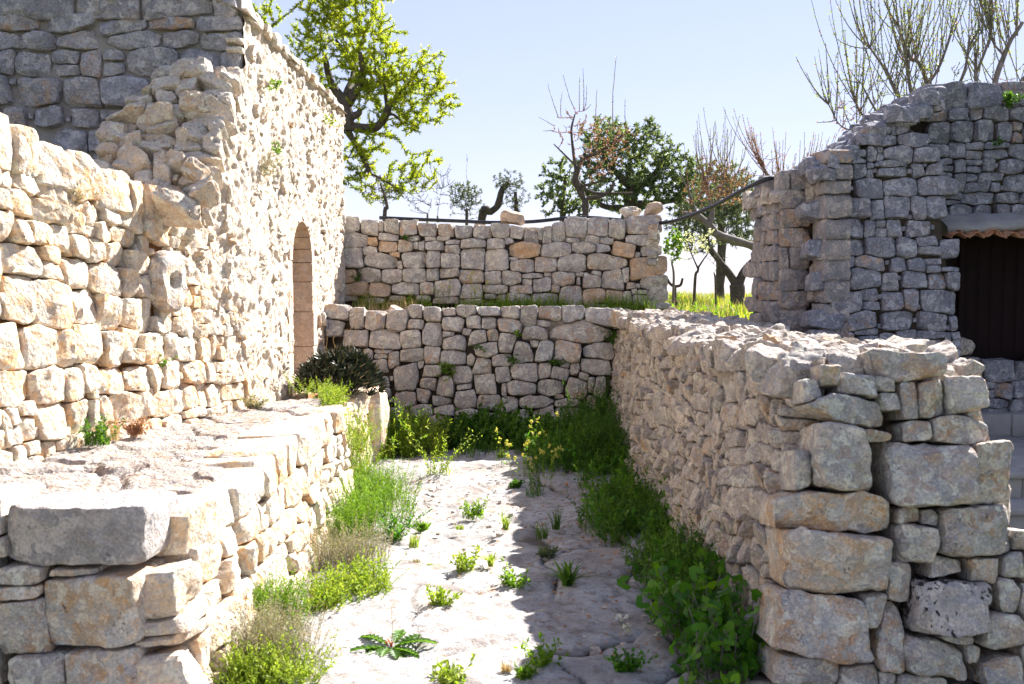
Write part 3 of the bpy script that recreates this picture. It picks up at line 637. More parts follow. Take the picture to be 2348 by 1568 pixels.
# ring-shaped old millstone built into the wall
b = Buf(); k1, k2 = 40, 18; a1 = np.linspace(0, 2 * np.pi, k1, endpoint=False)[:, None]; a2 = np.linspace(0, 2 * np.pi, k2, endpoint=False)[None]
cu = np.sign(np.cos(a2)) * np.abs(np.cos(a2)) ** .6; su = np.sign(np.sin(a2)) * np.abs(np.sin(a2)) ** .6
rr = .105 + .062 * cu + 0 * a1; U = mill_c[0] + rr * np.cos(a1) * .95; V = mill_c[1] + rr * np.sin(a1) * 1.12; H = .05 + .065 * su + 0 * a1
W = fd.w(U, V, H); W = W + .012 * np.stack([fbm(W * 16, 2, 3), fbm(W * 16, 2, 4), fbm(W * 16, 2, 5)], -1)
i = np.arange(k1 * k2).reshape(k1, k2); j = np.roll(i, -1, 0); f1 = np.roll(i, -1, 1); f2 = np.roll(j, -1, 1)
b.add(W.reshape(-1, 3), np.stack([i, f1, f2, j], -1).reshape(-1, 4), t=.1); o = b.build('ring_stone', M['block'], wd_); o['label'] = 'grey-brown ring-shaped stone with a hole, set in the face'

# ------------------------------------------------------------------ building: long mortared facade, gable end in shade
bld = thing('stone_building', (-2.2, 9.2, .7), 'tall old mortared stone building on the left with a narrow arched doorway', 'building')
ff = Frame((-1.90, 6.65, .62), (0, 1, 0), (0, 0, 1))
D0, D1, DZ0, DZ1 = 8.62 - 6.65, 9.46 - 6.65, .0, 1.18      # doorway in facade coordinates; arch springs at DZ1
DR = (D1 - D0) / 2; DC = (D0 + D1) / 2
def indoor(u, v, g=0.0):
    return (abs(u - DC) < DR + g) & ((v < DZ1) | (((u - DC) / DR) ** 2 + ((v - DZ1) / .36) ** 2 < (1 + g / DR) ** 2))
FT = 2.90
uu = np.linspace(-.5, 4.68, 320); vv = np.linspace(-.15, FT, 220); Ug, Vg = np.meshgrid(uu, vv, indexing='ij')
P = np.stack([Ug * 0, Ug, Vg], -1)
Hn = .014 * fbm(P * 3, 3, 2) + .016 * fbm(P * 9, 3, 3) + .012 * fbm(P * 24, 2, 4) - .24 * np.clip(.5 - Ug, 0, 1)
b = Buf(); i = np.arange(320 * 220).reshape(320, 220)
Q = np.stack([i[:-1, :-1], i[1:, :-1], i[1:, 1:], i[:-1, 1:]], -1)
uc = (Ug[:-1, :-1] + Ug[1:, 1:]) / 2; vc = (Vg[:-1, :-1] + Vg[1:, 1:]) / 2
keep = ~indoor(uc, vc, .02) & ~((uc < .52) & (vc > 1.62 + uc * 1.65))
b.add(ff.w(Ug, Vg, Hn).reshape(-1, 3), Q[keep]); b.build('mortar_face', M['mortar_lit'], bld)
st = courses(-.5, 4.66, 0, FT - .08, .14, .2, split=.3, small=.35)
st = [(u, v, a, h, r + RNG.normal(0, .1)) for u, v, a, h, r in st]
b = Buf(); b_q = Buf()
lay(b, ff, st, (.02, .05), .08, rnd=.22, gap=.024, Np=22, lo=False, tilt=.16, rough=2.0, base=-.028, basefn=lambda u, v: -.028 + .012 * max(0, .6 - u) - .24 * max(0, .5 - u), blend=.4, skip=lambda u, v: indoor(u, v, .17) or (u < .5 and v > 1.60 + u * 1.65) or RNG.random() < .14)
b.build('facing_stones', M['facade'], bld)
b = Buf()                                                   # eave slabs
u = .60
while u < 4.7:
    w_ = RNG.uniform(.22, .45); w_ = min(w_, 4.72 - u)
    if w_ > .06: stone(b, ff, pack([(u + w_ / 2, FT + .0, w_ / 2, RNG.uniform(.03, .055), RNG.normal(0, .05))], 1.0)[0][0], RNG.uniform(.03, .06), .35, rnd=.15, gap=.002, Np=26, tilt=.1, rough=1.0)
    u += w_
b.build('eave_slabs', M['facade'], bld)
# doorway: dressed jambs and voussoirs, deep enough to make the reveal, and a dark door leaf
def block(buf, fr, u0, u1, v0, v1, n0, n1, t=.5, bev=.006):
    us = [u0, u0 + bev, u1 - bev, u1]
    c = [(u0, v0 + bev), (u0 + bev, v0), (u1 - bev, v0), (u1, v0 + bev), (u1, v1 - bev), (u1 - bev, v1), (u0 + bev, v1), (u0, v1 - bev)]
    A = np.array(c); Cn = A.mean(0); k = 8
    lay_ = [(A, n0), (A, n1 - bev), (Cn + (A - Cn) * (1 - bev / max(.02, min(u1 - u0, v1 - v0) / 2)), n1)]
    V = np.vstack([fr.w(a[:, 0], a[:, 1], n) for a, n in lay_] + [fr.w(Cn[0], Cn[1], n1)[None]])
    i = np.arange(3 * k).reshape(3, k); j = np.roll(i, -1, 1)
    buf.add(V, np.stack([i[:-1], j[:-1], j[1:], i[1:]], -1).reshape(-1, 4), np.stack([i[-1], j[-1], np.full(k, 3 * k)], -1), t=t)
b = Buf(); v = -.1
while v < DZ1 - .05:
    h = RNG.uniform(.2, .34); h = DZ1 - v if DZ1 - v - h < .15 else h
    for s in (-1, 1):
        wj = RNG.uniform(.13, .24); a, c_ = (D0 - wj, D0) if s < 0 else (D1, D1 + wj)
        block(b, ff, a, c_, v + .002, v + h - .002, -.45, .004 + RNG.uniform(0, .010), t=RNG.random())
    v += h
nv = 9
for k in range(nv):
    a0 = math.pi * k / nv + .01; a1 = math.pi * (k + 1) / nv - .01; ring = []
    for (rx, rz) in ((DR, .36), (DR + .11, .46)):
        for a in np.linspace(a0, a1, 4): ring.append((DC + rx * math.cos(a), DZ1 + rz * math.sin(a)))
    R = np.array(ring); o_ = list(range(4)) + [7, 6, 5, 4]; R = R[o_]; n8 = 8
    V = np.vstack([ff.w(R[:, 0], R[:, 1], -.45), ff.w(R[:, 0], R[:, 1], .008)])
    i = np.arange(16).reshape(2, 8); j = np.roll(i, -1, 1)
    Q = list(np.stack([i[0], i[1], j[1], j[0]], -1)) + [(8, 9, 14, 15), (9, 10, 13, 14), (10, 11, 12, 13)]
    b.add(V, Q, t=RNG.random())
b.build('door_surround', M['dressed'], bld, smooth=False)
b = Buf(); block(b, ff, D0, D1, -.1, DZ1 + .36, -.40, -.34); b.build('door', M['wood'], bld, smooth=False)
b = Buf(); block(b, ff, D0 - .02, D1 + .02, -.2, .13, -.45, .03); b.build('threshold', M['dressed'], bld, smooth=False)
# gable end, in shade
fg = Frame((-5.2, 7.20, .62), (1, 0, 0), (0, .0, 1))
b = Buf(); uu = np.linspace(0, 3.28, 160); vv = np.linspace(-.1, 3.9, 180); Ug, Vg = np.meshgrid(uu, vv, indexing='ij'); P = np.stack([Ug, Ug * 0, Vg], -1)
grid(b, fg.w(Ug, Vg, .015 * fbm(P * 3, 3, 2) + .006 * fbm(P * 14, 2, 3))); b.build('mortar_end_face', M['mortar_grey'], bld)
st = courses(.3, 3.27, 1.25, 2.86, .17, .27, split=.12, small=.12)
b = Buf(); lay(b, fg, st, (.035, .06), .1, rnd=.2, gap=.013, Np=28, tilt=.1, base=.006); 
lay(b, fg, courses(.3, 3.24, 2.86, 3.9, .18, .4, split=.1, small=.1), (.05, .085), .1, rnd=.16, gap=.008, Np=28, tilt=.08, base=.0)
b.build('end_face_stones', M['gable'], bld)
b = Buf(); corebox(b, [(-5.2, 7.24, 0), (-1.93, 7.24, 0), (-1.93, 8.2, 0), (-5.2, 8.2, 0), (-5.2, 7.24, 4.3), (-2.02, 7.24, 4.3), (-2.02, 8.2, 3.5), (-5.2, 8.2, 4.3)])
corebox(b, [(-5.2, 8.2, 0), (-2.40, 8.2, 0), (-2.40, 11.3, 0), (-5.2, 11.3, 0), (-5.2, 8.2, 4.3), (-2.4, 8.2, 3.5), (-2.4, 11.3, 3.5), (-5.2, 11.3, 4.3)])
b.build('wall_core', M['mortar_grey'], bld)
b = Buf(); block(b, ff, .55, 1.93, -.2, FT - .02, -.3, -.05); block(b, ff, 2.85, 4.66, -.2, FT - .02, -.5, -.05); block(b, ff, 1.93, 2.85, 1.60, FT - .02, -.5, -.05)
b.add([(-1.85, 7.1, 3.50), (-1.85, 11.33, 3.50), (-4.0, 11.33, 4.4), (-4.0, 7.1, 4.4)], [(0, 1, 2, 3)]); b.build('roof', M['facade'], bld, smooth=False)
fk = Frame((-2.4, 11.33, 0), (1, 0, 0), (0, 0, 1))

# collapsed buttress of loose rubble on the corner
but = thing('collapsed_buttress', (-2.4, 6.7, 2.1), 'slumped heap of loose pale rubble leaning on the shaded end of the building', 'rubble')
b = Buf(); corebox(b, [(-3.0, 6.5, .7), (-2.12, 6.5, .7), (-1.97, 7.2, .7), (-3.0, 7.2, .7), (-2.75, 6.55, 2.15), (-2.08, 6.55, 2.15), (-2.0, 7.2, 3.0), (-2.35, 7.2, 3.0)])
b.build('rubble_core', M['mortar_lit'], but)
b = Buf(); fz = Frame((-2.95, 6.15, 2.05), (1, 0, 0), (0, .72, .86))
st = courses(0, 1.08, -.1, 1.3, .115, .19, split=.3, small=.3)
st = [(u, v, a, h, r + RNG.normal(0, .35)) for u, v, a, h, r in st]
for rep in range(2):
    for poly, sz in pack(st, 1.25, .5):
        c = np.mean(poly, 0)
        if c[0] < .06 + .42 * max(0, c[1]): continue
        stone(b, fz, poly, RNG.uniform(.05, .13), .10, rnd=.16, gap=.004, Np=28, tilt=.35, rough=1.5, base=RNG.uniform(-.03, .07))
    st = [(RNG.uniform(.2, 1.02), RNG.uniform(0, 1.2), RNG.uniform(.05, .11), RNG.uniform(.03, .06), RNG.normal(0, .5)) for _ in range(26)]
b.build('loose_rubble', M['facade'], but)
q = at(395, 172, 7.0); boulder('loose_stone', q - (0, 0, .14), (.27, .2, .2), M['block'], 'bluish white boulder perched where the rubble heap meets the shaded wall', tint=.45, seed=31, rot=.2)

# ------------------------------------------------------------------ trullo on the right (stone building in shade)
tru = thing('trullo', (3.4, 9, .3), 'grey dry stone trullo in shade on the right with a dark door', 'building')
def inpoly(P, x, y):
    c = False; n = len(P)
    for i in range(n):
        x1, y1 = P[i]; x2, y2 = P[(i + 1) % n]
        if (y1 > y) != (y2 > y) and x < (x2 - x1) * (y - y1) / (y2 - y1) + x1: c = not c
    return c
def face(name, fr, polyD, h, wd, mat, prot=(.03, .06), back=.2, Np=26, blend=.3, rotn=.05, **kw):
    P = [tuple(fr.uv(*q)) for q in polyD]; us = [q[0] for q in P]; vs = [q[1] for q in P]
    st = courses(min(us), max(us), min(vs), max(vs), h, wd, split=kw.pop('split', .25), small=kw.pop('small', .15))
    st = [(u, v, a, hh, r + RNG.normal(0, rotn)) for u, v, a, hh, r in st]
    b = Buf(); lay(b, fr, st, prot, back, Np=Np, blend=blend, skip=lambda u, v: not inpoly(P, u, v), **kw)
    return b.build(name, mat, tru)
# narrow pier: front and left side
fp1 = Frame((2.30, 8.60, .2), (1, 0, 0), (-.0, .0, 1)); fs1 = Frame((2.26, 9.60, .2), (0, -1, 0), (.012, 0, 1))
def colm(fr, u0, u1, v0, v1, h, prot, back, mat, name, tint=None):
    b = Buf(); v = v0
    while v < v1:
        ch = RNG.uniform(.7, 1.35) * h; ww = u1 - u0
        cells = [(u0, u1)] if RNG.random() < .6 else ([(u0, u0 + ww * .7), (u0 + ww * .7, u1)] if RNG.random() < .5 else [(u0, u0 + ww * .3), (u0 + ww * .3, u1)])
        for a, c in cells:
            stone(b, fr, [(a + RNG.uniform(0, .02), v), (c, v + RNG.uniform(-.01, .01)), (c - RNG.uniform(0, .02), v + ch), (a, v + ch + RNG.uniform(-.01, .01))], prot, back, rnd=.13, gap=.004, Np=28, tilt=.08, tint=RNG.random())
        v += ch
    b.build(name, mat, tru)
colm(fp1, .0, .27, 0, 2.20, .145, .03, .22, M['pillar'], 'pier_stones')
colm(fs1, .05, .55, 0, 2.20, .17, .03, .2, M['pillar'], 'pier_side_stones'); colm(fs1, .50, .98, 0, 2.17, .15, .03, .2, M['pillar'], 'pier_side_stones')
b = Buf(); corebox(b, [(2.31, 8.64, 0), (2.9, 8.64, 0), (2.9, 9.58, 0), (2.31, 9.58, 0), (2.33, 8.64, 2.34), (2.9, 8.64, 2.34), (2.9, 9.58, 2.34), (2.33, 9.58, 2.34)]); b.build('pier_core', M['earth_dark'], tru)
ftp = Frame((2.27, 8.58, 2.34), (1, 0, 0), (0, 1, 0)); b = Buf(); lay(b, ftp, courses(0, .6, 0, 1.0, .16, .22), (.03, .12), .05, tilt=.3, rough=1.5); b.build('pier_top_rubble', M['rough'], tru)
# main front, leaning back
fm = Frame((2.55, 8.12, .2), (1, 0, 0), (0, .10, 1))
PM = [(1880, 395), (1925, 350), (1975, 325), (2050, 262), (2105, 285), (2140, 345), (2160, 450), (2172, 560), (2196, 700), (2200, 900), (1870, 900)]
face('front_stones', fm, PM, .135, .2, M['blue'], rnd=.17, gap=.006, tilt=.12, small=.3)
fsm = Frame((2.575, 8.62, .2), (0, -1, 0), (0, 0, 1)); colm(fsm, .02, .44, 0, 2.42, .15, .03, .2, M['pillar'], 'front_side_stones')
ca = lambda x, y, Y: tuple(at(x, y, Y))
def prism(buf, P2, Y0, Y1, mk=lambda x, y, Y: at(x, y, Y), lean=None):
    n = len(P2); F = np.array([on(x, y, *lean) if lean else mk(x, y, Y0) for x, y in P2]); Bk = F + (0, Y1 - Y0, 0)
    V = np.vstack([F, Bk, F.mean(0)[None], Bk.mean(0)[None]]); i = np.arange(n); j = (i + 1) % n
    buf.add(V, np.stack([i, i + n, j + n, j], -1), np.concatenate([np.stack([i, j, np.full(n, 2 * n)], -1), np.stack([j + n, i + n, np.full(n, 2 * n + 1)], -1)]))
b = Buf(); prism(b, [(1893, 405), (1930, 362), (1978, 338), (2050, 278), (2095, 300), (2128, 350), (2150, 450), (2162, 560), (2184, 700), (2190, 900), (1885, 900)], 8.2, 8.8, lean=(fm.O + fm.N * -.03, fm.N))
b.build('front_core', M['earth_dark'], tru)
# rubble on the sloping shoulder of the front
b = Buf(); sh = [(1853, 392, 8.5), (1895, 372, 8.6), (1940, 345, 8.65), (1985, 312, 8.7), (2035, 272, 8.75), (2080, 248, 8.8), (2120, 226, 8.9)]
for k in range(150):
    f = RNG.uniform(0, len(sh) - 1.001); i0 = int(f); f -= i0; A = at(*sh[i0]); B_ = at(*sh[i0 + 1]); c = A + (B_ - A) * f
    dy = RNG.uniform(-.35, .75); c = c + (RNG.normal(0, .03), dy, RNG.uniform(-.06, .03) - abs(dy) * .05)
    fr = Frame(c, (1, RNG.normal(0, .15), RNG.normal(.08, .16)), (RNG.normal(0, .2), 1, RNG.normal(.05, .15)))
    s = RNG.uniform(.05, .095)
    stone(b, fr, pack([(0, 0, s * RNG.uniform(.9, 1.6), s, 0)], 1)[0][0], RNG.uniform(.05, .09), .05, rnd=.12, gap=0, Np=24, tilt=.10, rough=1.0)
b.build('shoulder_rubble', M['blue'], tru)
# upper wall behind, above the doorway and beyond the frame
fu2 = Frame((3.5, 8.95, .3), (1, 0, 0), (0, .03, 1))
face('upper_stones', fu2, [(2085, 300), (2070, 262), (2110, 235), (2125, 212), (3100, 170), (3100, 520), (2100, 520)], .145, .2, M['blue'], rnd=.2, gap=.008, small=.3)
b = Buf(); u = 0; A0 = fu2.uv(2112, 250)
while u < 3.6:
    w_ = RNG.uniform(.26, .42); stone(b, fu2, pack([(A0[0] + u + w_ / 2, A0[1] + .10 + .02 * u, w_ / 2, RNG.uniform(.10, .125), RNG.normal(0, .04))], 1.03)[0][0], .05, .4, rnd=.16, gap=.004, Np=32, tilt=.12, rough=1.1); u += w_
b.build('parapet_stones', M['blue'], tru)
b = Buf(); prism(b, [(2098, 262), (2112, 235), (3100, 190), (3100, 530), (2060, 530), (2060, 300)], 8.99, 9.6, lean=(fu2.O + fu2.N * -.03, fu2.N)); b.build('upper_core', M['earth_dark'], tru)
# side wall right of the door, door sill wall, door, slab and tiles
face('sill_stones', Frame((3.5, 8.93, .3), (1, 0, 0), (0, 0, 1)), [(2186, 828), (3100, 828), (3100, 950), (2186, 950)], .15, .24, M['blue'], rnd=.16, gap=.006)
b = Buf(); b.add([at(2120, 832, 8.97), at(2120, 1000, 8.97), at(3000, 1000, 8.97), at(3000, 832, 8.97), at(2120, 832, 8.97) + (0, .6, 0), at(3000, 832, 8.97) + (0, .6, 0)], [(0, 1, 2, 3), (0, 3, 5, 4)]); b.build('sill_core', M['earth_dark'], tru, smooth=False)
b = Buf(); fdr = Frame((0, 9.25, 0), (1, 0, 0), (0, 0, 1)); A = at(2150, 832, 9.25); B_ = at(2560, 520, 9.25); xx = A[0]
while xx < B_[0]:
    block(b, fdr, xx, xx + .1198, A[2] - .1, B_[2], -.03, 0, bev=.0006); xx += .12
dr = b.build('door', M['wood'], tru, smooth=False); b = Buf()
b = Buf(); block(b, fdr, A[0] + .16, A[0] + .22, A[2] - .1, B_[2], 0, .05, bev=.004); block(b, fdr, A[0] - .1, A[0] + .16, A[2] - .1, B_[2], -.2, .02); b.build('door_frame', M['wood'], tru, smooth=False)
b = Buf(); k_ = at(2178, 742, 9.2); tube(b, [k_ + (0, .02, 0), k_ + (0, -.03, 0)], [.008, .011], 8); b.build('latch', M['tile'], tru)
b = Buf(); A = at(2560, 830, 9.0); face('jamb_stones', Frame((A[0], 8.95, .3), (1, 0, 0), (0, 0, 1)), [(2560, 500), (3100, 500), (3100, 832), (2560, 832)], .16, .24, M['blue'], rnd=.16)
b = Buf(); block(b, Frame((0, 9.0, 0), (1, 0, 0), (0, 0, 1)), at(2560, 0, 9)[0], at(3100, 0, 9)[0], .2, 2.4, -.6, 0); b.build('jamb_core', M['earth_dark'], tru, smooth=False)
# cement eave over the tiles: sloping slab with rounded front
A = at(2172, 520, 8.72); xs_ = np.linspace(A[0] - .02, A[0] + 1.7, 60); prof = [(8.98, .16), (8.90, .15), (8.74, .085), (8.66, .04), (8.65, .0), (8.70, -.02), (8.98, -.02)]
b = Buf(); G = np.array([[(x, y + .012 * math.sin(x * 9), A[2] - .03 + z + .012 * math.sin(x * 7 + y) + .008 * math.sin(x * 23)) for y, z in prof] for x in xs_]); grid(b, G); 
n_ = len(prof); b.add(np.vstack([G[0], G[0].mean(0)[None]]), None, [(i, (i + 1) % n_, n_) for i in range(n_)]); b.build('cement_eave', M['concrete'], tru)
xx = A[0] + .0; k = 0; pitch = .155
while xx < A[0] + 1.7:
    for up in (0, 1):
        cx = xx + pitch * (.25 if up else .75); cz = A[2] - .035 + (-.012 if up else .0) + RNG.normal(0, .006); r_ = .066; b = Buf()
        ang = np.linspace(0, np.pi, 13) * (1 if up else -1); sgn = 1
        y0 = 8.56 + RNG.uniform(-.02, .02) + (.02 if up else 0)
        def arc(r, y, dz): return np.stack([cx + r * np.cos(ang), np.full(13, y), cz + dz + r * np.sin(ang) * .8 + (0 if up else .035)], -1)
        O0, O1 = arc(r_, y0, -.05), arc(r_ * .92, 8.99, .03); I0, I1 = arc(r_ - .012, y0, -.05), arc(r_ * .92 - .012, 8.99, .03)
        V = np.vstack([O0, O1, I1, I0]); i = np.arange(52).reshape(4, 13)
        Q = [(i[a, c], i[a, c + 1], i[(a + 1) % 4, c + 1], i[(a + 1) % 4, c]) for a in range(4) for c in range(12)]
        b.add(V, Q, t=RNG.random()); b.build('roof_tile', M['tile'], tru)
    xx += pitch; k += 1
q = at(2180, 795, 8.72)
b = Buf(); tube(b, [q + (-.28, .1, -.02), q + (-.1, .03, 0), q + (.08, -.02, 0), q + (.155, -.04, 0), q + (.17, -.045, 0)], [.075, .08, .078, .07, .03], 14)
V = b.V[0]; b.V[0] = V + .02 * np.stack([fbm(V * 14, 2, 3), fbm(V * 14, 2, 4), fbm(V * 14, 2, 5)], -1); o = b.build('projecting_stone', M['rough'], tru); o['label'] = 'lichen-spotted stone sticking out at the foot of the door jamb'
# unseen tall cone, added outside the view to shade the court and wall end
b = Buf(); k = 32; a = np.linspace(0, 2 * np.pi, k, endpoint=False); cx, cy = 7.6, 9.3
R_ = [(2.35, -.5), (2.3, 3.0), (2.45, 3.05), (2.1, 3.9), (1.6, 4.9), (.9, 6.0), (.35, 6.6), (.05, 6.9)]
V = np.array([[(cx + r * math.cos(t_), cy + r * math.sin(t_), z_) for t_ in a] for r, z_ in R_]); i = np.arange(len(R_) * k).reshape(len(R_), k); j = np.roll(i, -1, 1)
b.add(V.reshape(-1, 3), np.stack([i[:-1], j[:-1], j[1:], i[1:]], -1).reshape(-1, 4)); b.build('cone_roof', M['blue'], tru)

# ------------------------------------------------------------------ stone steps in the court
steps = thing('stone_steps', (3.6, 7, -.5), 'grey paved landing and block steps in shade at the right edge below the dark door', 'steps')
b = Buf(); fst = Frame((2.35, 0, 0), (1, 0, 0), (0, 0, 1))
xx = .1
while xx < 3: w_ = RNG.uniform(.35, .5); block(b, Frame((2.35, 8.75, 0), (1, 0, 0), (0, 0, 1)), xx, xx + w_ - .006, .25, .445, -.3, RNG.uniform(0, .01), t=RNG.random()); xx += w_
b.build('riser_blocks', M['concrete'], steps, smooth=False)
lv = [(.25, 8.8, 7.05), (.06, 7.1, 6.72), (-.11, 6.78, 6.42), (-.28, 6.48, 6.12), (-.45, 6.18, 5.82), (-.62, 5.88, 5.0)]
for z_, ya, yb in lv:
    b = Buf(); xx = 0
    fr = Frame((2.3, yb, 0), (1, 0, 0), (0, 0, 1))
    while xx < 3.2:
        w_ = RNG.uniform(.5, .9); block(b, fr, xx, xx + w_ - .005, z_ - .045, z_, -(ya - yb), RNG.uniform(0, .012), t=RNG.random(), bev=.01); xx += w_
    b.build('tread', M['concrete'], steps, smooth=False); b = Buf(); xx = 0
    while xx < 3.2:
        w_ = RNG.uniform(.3, .6); block(b, Frame((2.3, yb + .04, 0), (1, 0, 0), (0, 0, 1)), xx, xx + w_ - .005, z_ - .2, z_ - .046, -.3, RNG.uniform(0, .01), t=RNG.random()); xx += w_
    b.build('riser', M['concrete'], steps, smooth=False)

# ------------------------------------------------------------------ black hose
hp = [at(x, y, Y) for x, y, Y in ((870, 499, 11.75), (960, 503, 11.75), (1060, 507, 11.72), (1130, 510, 11.7), (1220, 508, 11.62), (1300, 500, 11.6), (1360, 499, 11.6), (1430, 505, 11.6), (1515, 511, 11.4), (1570, 499, 10.9), (1640, 470, 10.1), (1700, 437, 9.4), (1752, 413, 8.95), (1800, 402, 9.1), (1850, 398, 9.4))]
b = Buf(); hp = spline(hp, 10); tube(b, hp, .021, 10); b.n and None
ho = b.build('hose', M['hose']); tag(ho, 'black hose lying on the upper wall and rising to the stone pier', 'hose')

# ------------------------------------------------------------------ plants
def unit(v): return v / (np.linalg.norm(v, axis=-1, keepdims=True) + 1e-9)
def leaves(buf, P, D, L, W, t, fold=.25, rng=RNG):
    P = np.asarray(P, float); n = len(P); D = unit(np.asarray(D, float)); L = np.broadcast_to(L, (n,))[:, None]; W = np.broadcast_to(W, (n,))[:, None]
    S = unit(np.cross(D, rng.normal(size=(n, 3)))); U = np.cross(S, D)
    V = np.stack([P, P + D * L * .45 + S * W * .5 + U * W * fold, P + D * L - U * L * .08, P + D * L * .45 - S * W * .5 + U * W * fold], 1)
    i = np.arange(n)[:, None] * 4
    T = np.concatenate([i + (0, 1, 2), i + (0, 2, 3)])
    buf.add(V.reshape(-1, 3), None, T, np.repeat(np.broadcast_to(t, (n,)), 4))
def blades(buf, P, H, W, lean, t, curl=.5, rng=RNG):
    P = np.asarray(P, float); n = len(P); a = rng.uniform(0, 2 * np.pi, n); d = np.stack([np.cos(a), np.sin(a), 0 * a], -1)
    s = np.stack([-np.sin(a), np.cos(a), 0 * a], -1); H = np.broadcast_to(H, (n,))[:, None]; ln = np.broadcast_to(lean, (n,))[:, None] * rng.uniform(.3, 1.3, (n, 1)); W = np.broadcast_to(W, (n,))[:, None]
    up = np.array([0, 0, 1.0]); rows = []
    for f, wf in ((0, 1), (.4, .9), (.75, .6), (1, .06)):
        c = P + up * H * (f - curl * ln * f * f * .6) + d * H * ln * f ** 1.7
        rows += [c - s * W * wf / 2, c + s * W * wf / 2]
    V = np.stack(rows, 1); i = np.arange(n)[:, None] * 8
    Q = np.concatenate([i + (0, 1, 3, 2), i + (2, 3, 5, 4), i + (4, 5, 7, 6)])
    buf.add(V.reshape(-1, 3), Q, None, np.repeat(np.broadcast_to(t, (n,)), 8))
def sprigs(buf, sbuf, P, H, rng=RNG, nl=14, L=.02, W=.006, lean=.4, tr=(0, 1), sr=.0012, spread=.8, bare=.15, head=None, droop=0.0):
    """stems with small leaves all along them"""
    for p in P:
        h = H * rng.uniform(.55, 1.25); a = rng.uniform(0, 2 * np.pi); l = lean * rng.uniform(0, 1.2)
        d = np.array([math.cos(a) * l, math.sin(a) * l, 1 - droop]); q = p + d * h * .55 + rng.normal(0, .08, 3) * h; e = q + (d * (.9, .9, .8 - droop) + rng.normal(0, .2, 3)) * h * .5
        f = np.linspace(0, 1, 6)[:, None]; pts = p * (1 - f) ** 2 + q * 2 * f * (1 - f) + e * f ** 2
        if sbuf is not None: tube(sbuf, pts, np.linspace(sr * 1.4, sr * .6, 6), 3, cap=False)
        k = np.linspace(bare, 1, nl); X = np.stack([np.interp(k, f[:, 0], pts[:, c]) for c in range(3)], -1)
        D = rng.normal(size=(nl, 3)) * spread + unit(e - p) * .6 + (0, 0, .15)
        leaves(buf, X, D, L * rng.uniform(.6, 1.3, nl), W * rng.uniform(.7, 1.3, nl), rng.uniform(tr[0], tr[1]) * np.ones(nl) * .7 + rng.uniform(0, .3, nl))
        if head is not None: head.append(e)
def petals(buf, C, r, n=12, rng=RNG, t=None):
    for c in C:
        leaves(buf, np.repeat(np.array(c)[None], n, 0) + rng.normal(0, r * .4, (n, 3)), rng.normal(size=(n, 3)) + (0, 0, .5), r, r * .7, rng.random(n))
def disk(c, rx, ry, n, rng=RNG):
    a = rng.uniform(0, 2 * np.pi, n); r = np.sqrt(rng.random(n)); return np.stack([c[0] + rx * r * np.cos(a), c[1] + ry * r * np.sin(a), np.full(n, c[2])], -1)
def plant(name, c, label, cat='weed', group=None): return thing(name, c, label, cat, group)

SP = 'weeds growing on the bedrock path'
def tuft(x, y, wD, hD, label, kind='broad', mat='weed', z=0.0, name=None, group=SP):
    c = onz(x, y, z); s = c[1] / FPX; r = wD * s / 2; h = hD * s; b = Buf(); sb = Buf()
    root = plant(name or ('grass_tuft' if kind == 'grass' else 'small_weed'), c, label, 'grass' if kind == 'grass' else 'weed', group)
    if kind == 'grass':
        n = 60; blades(b, disk(c, r * .45, r * .35, n), h * RNG.uniform(.5, 1.1, n), .0045, .55, RNG.random(n)); b.build('blades', M[mat], root)
    elif kind == 'rosette':
        n = 46; P = disk(c + (0, 0, .004), r * .15, r * .15, n); a = RNG.uniform(0, 2 * np.pi, n); e = RNG.uniform(.15, 1.3, n)
        blades(b, P, np.maximum(h, r) * RNG.uniform(.6, 1.1, n), r * .16, RNG.uniform(.4, 1.1, n), RNG.random(n), curl=.9); b.build('leaves', M[mat], root)
    else:
        n = 22; sprigs(b, sb, disk(c, r * .6, r * .5, n), h, nl=12, L=.028, W=.013, lean=1.1, sr=.0012)
        n = 40; blades(b, disk(c, r * .8, r * .6, n), h * RNG.uniform(.2, .6, n), .006, .9, RNG.random(n))
        b.build('leaves', M[mat], root); sb.build('stems', M[mat], root)
    return root
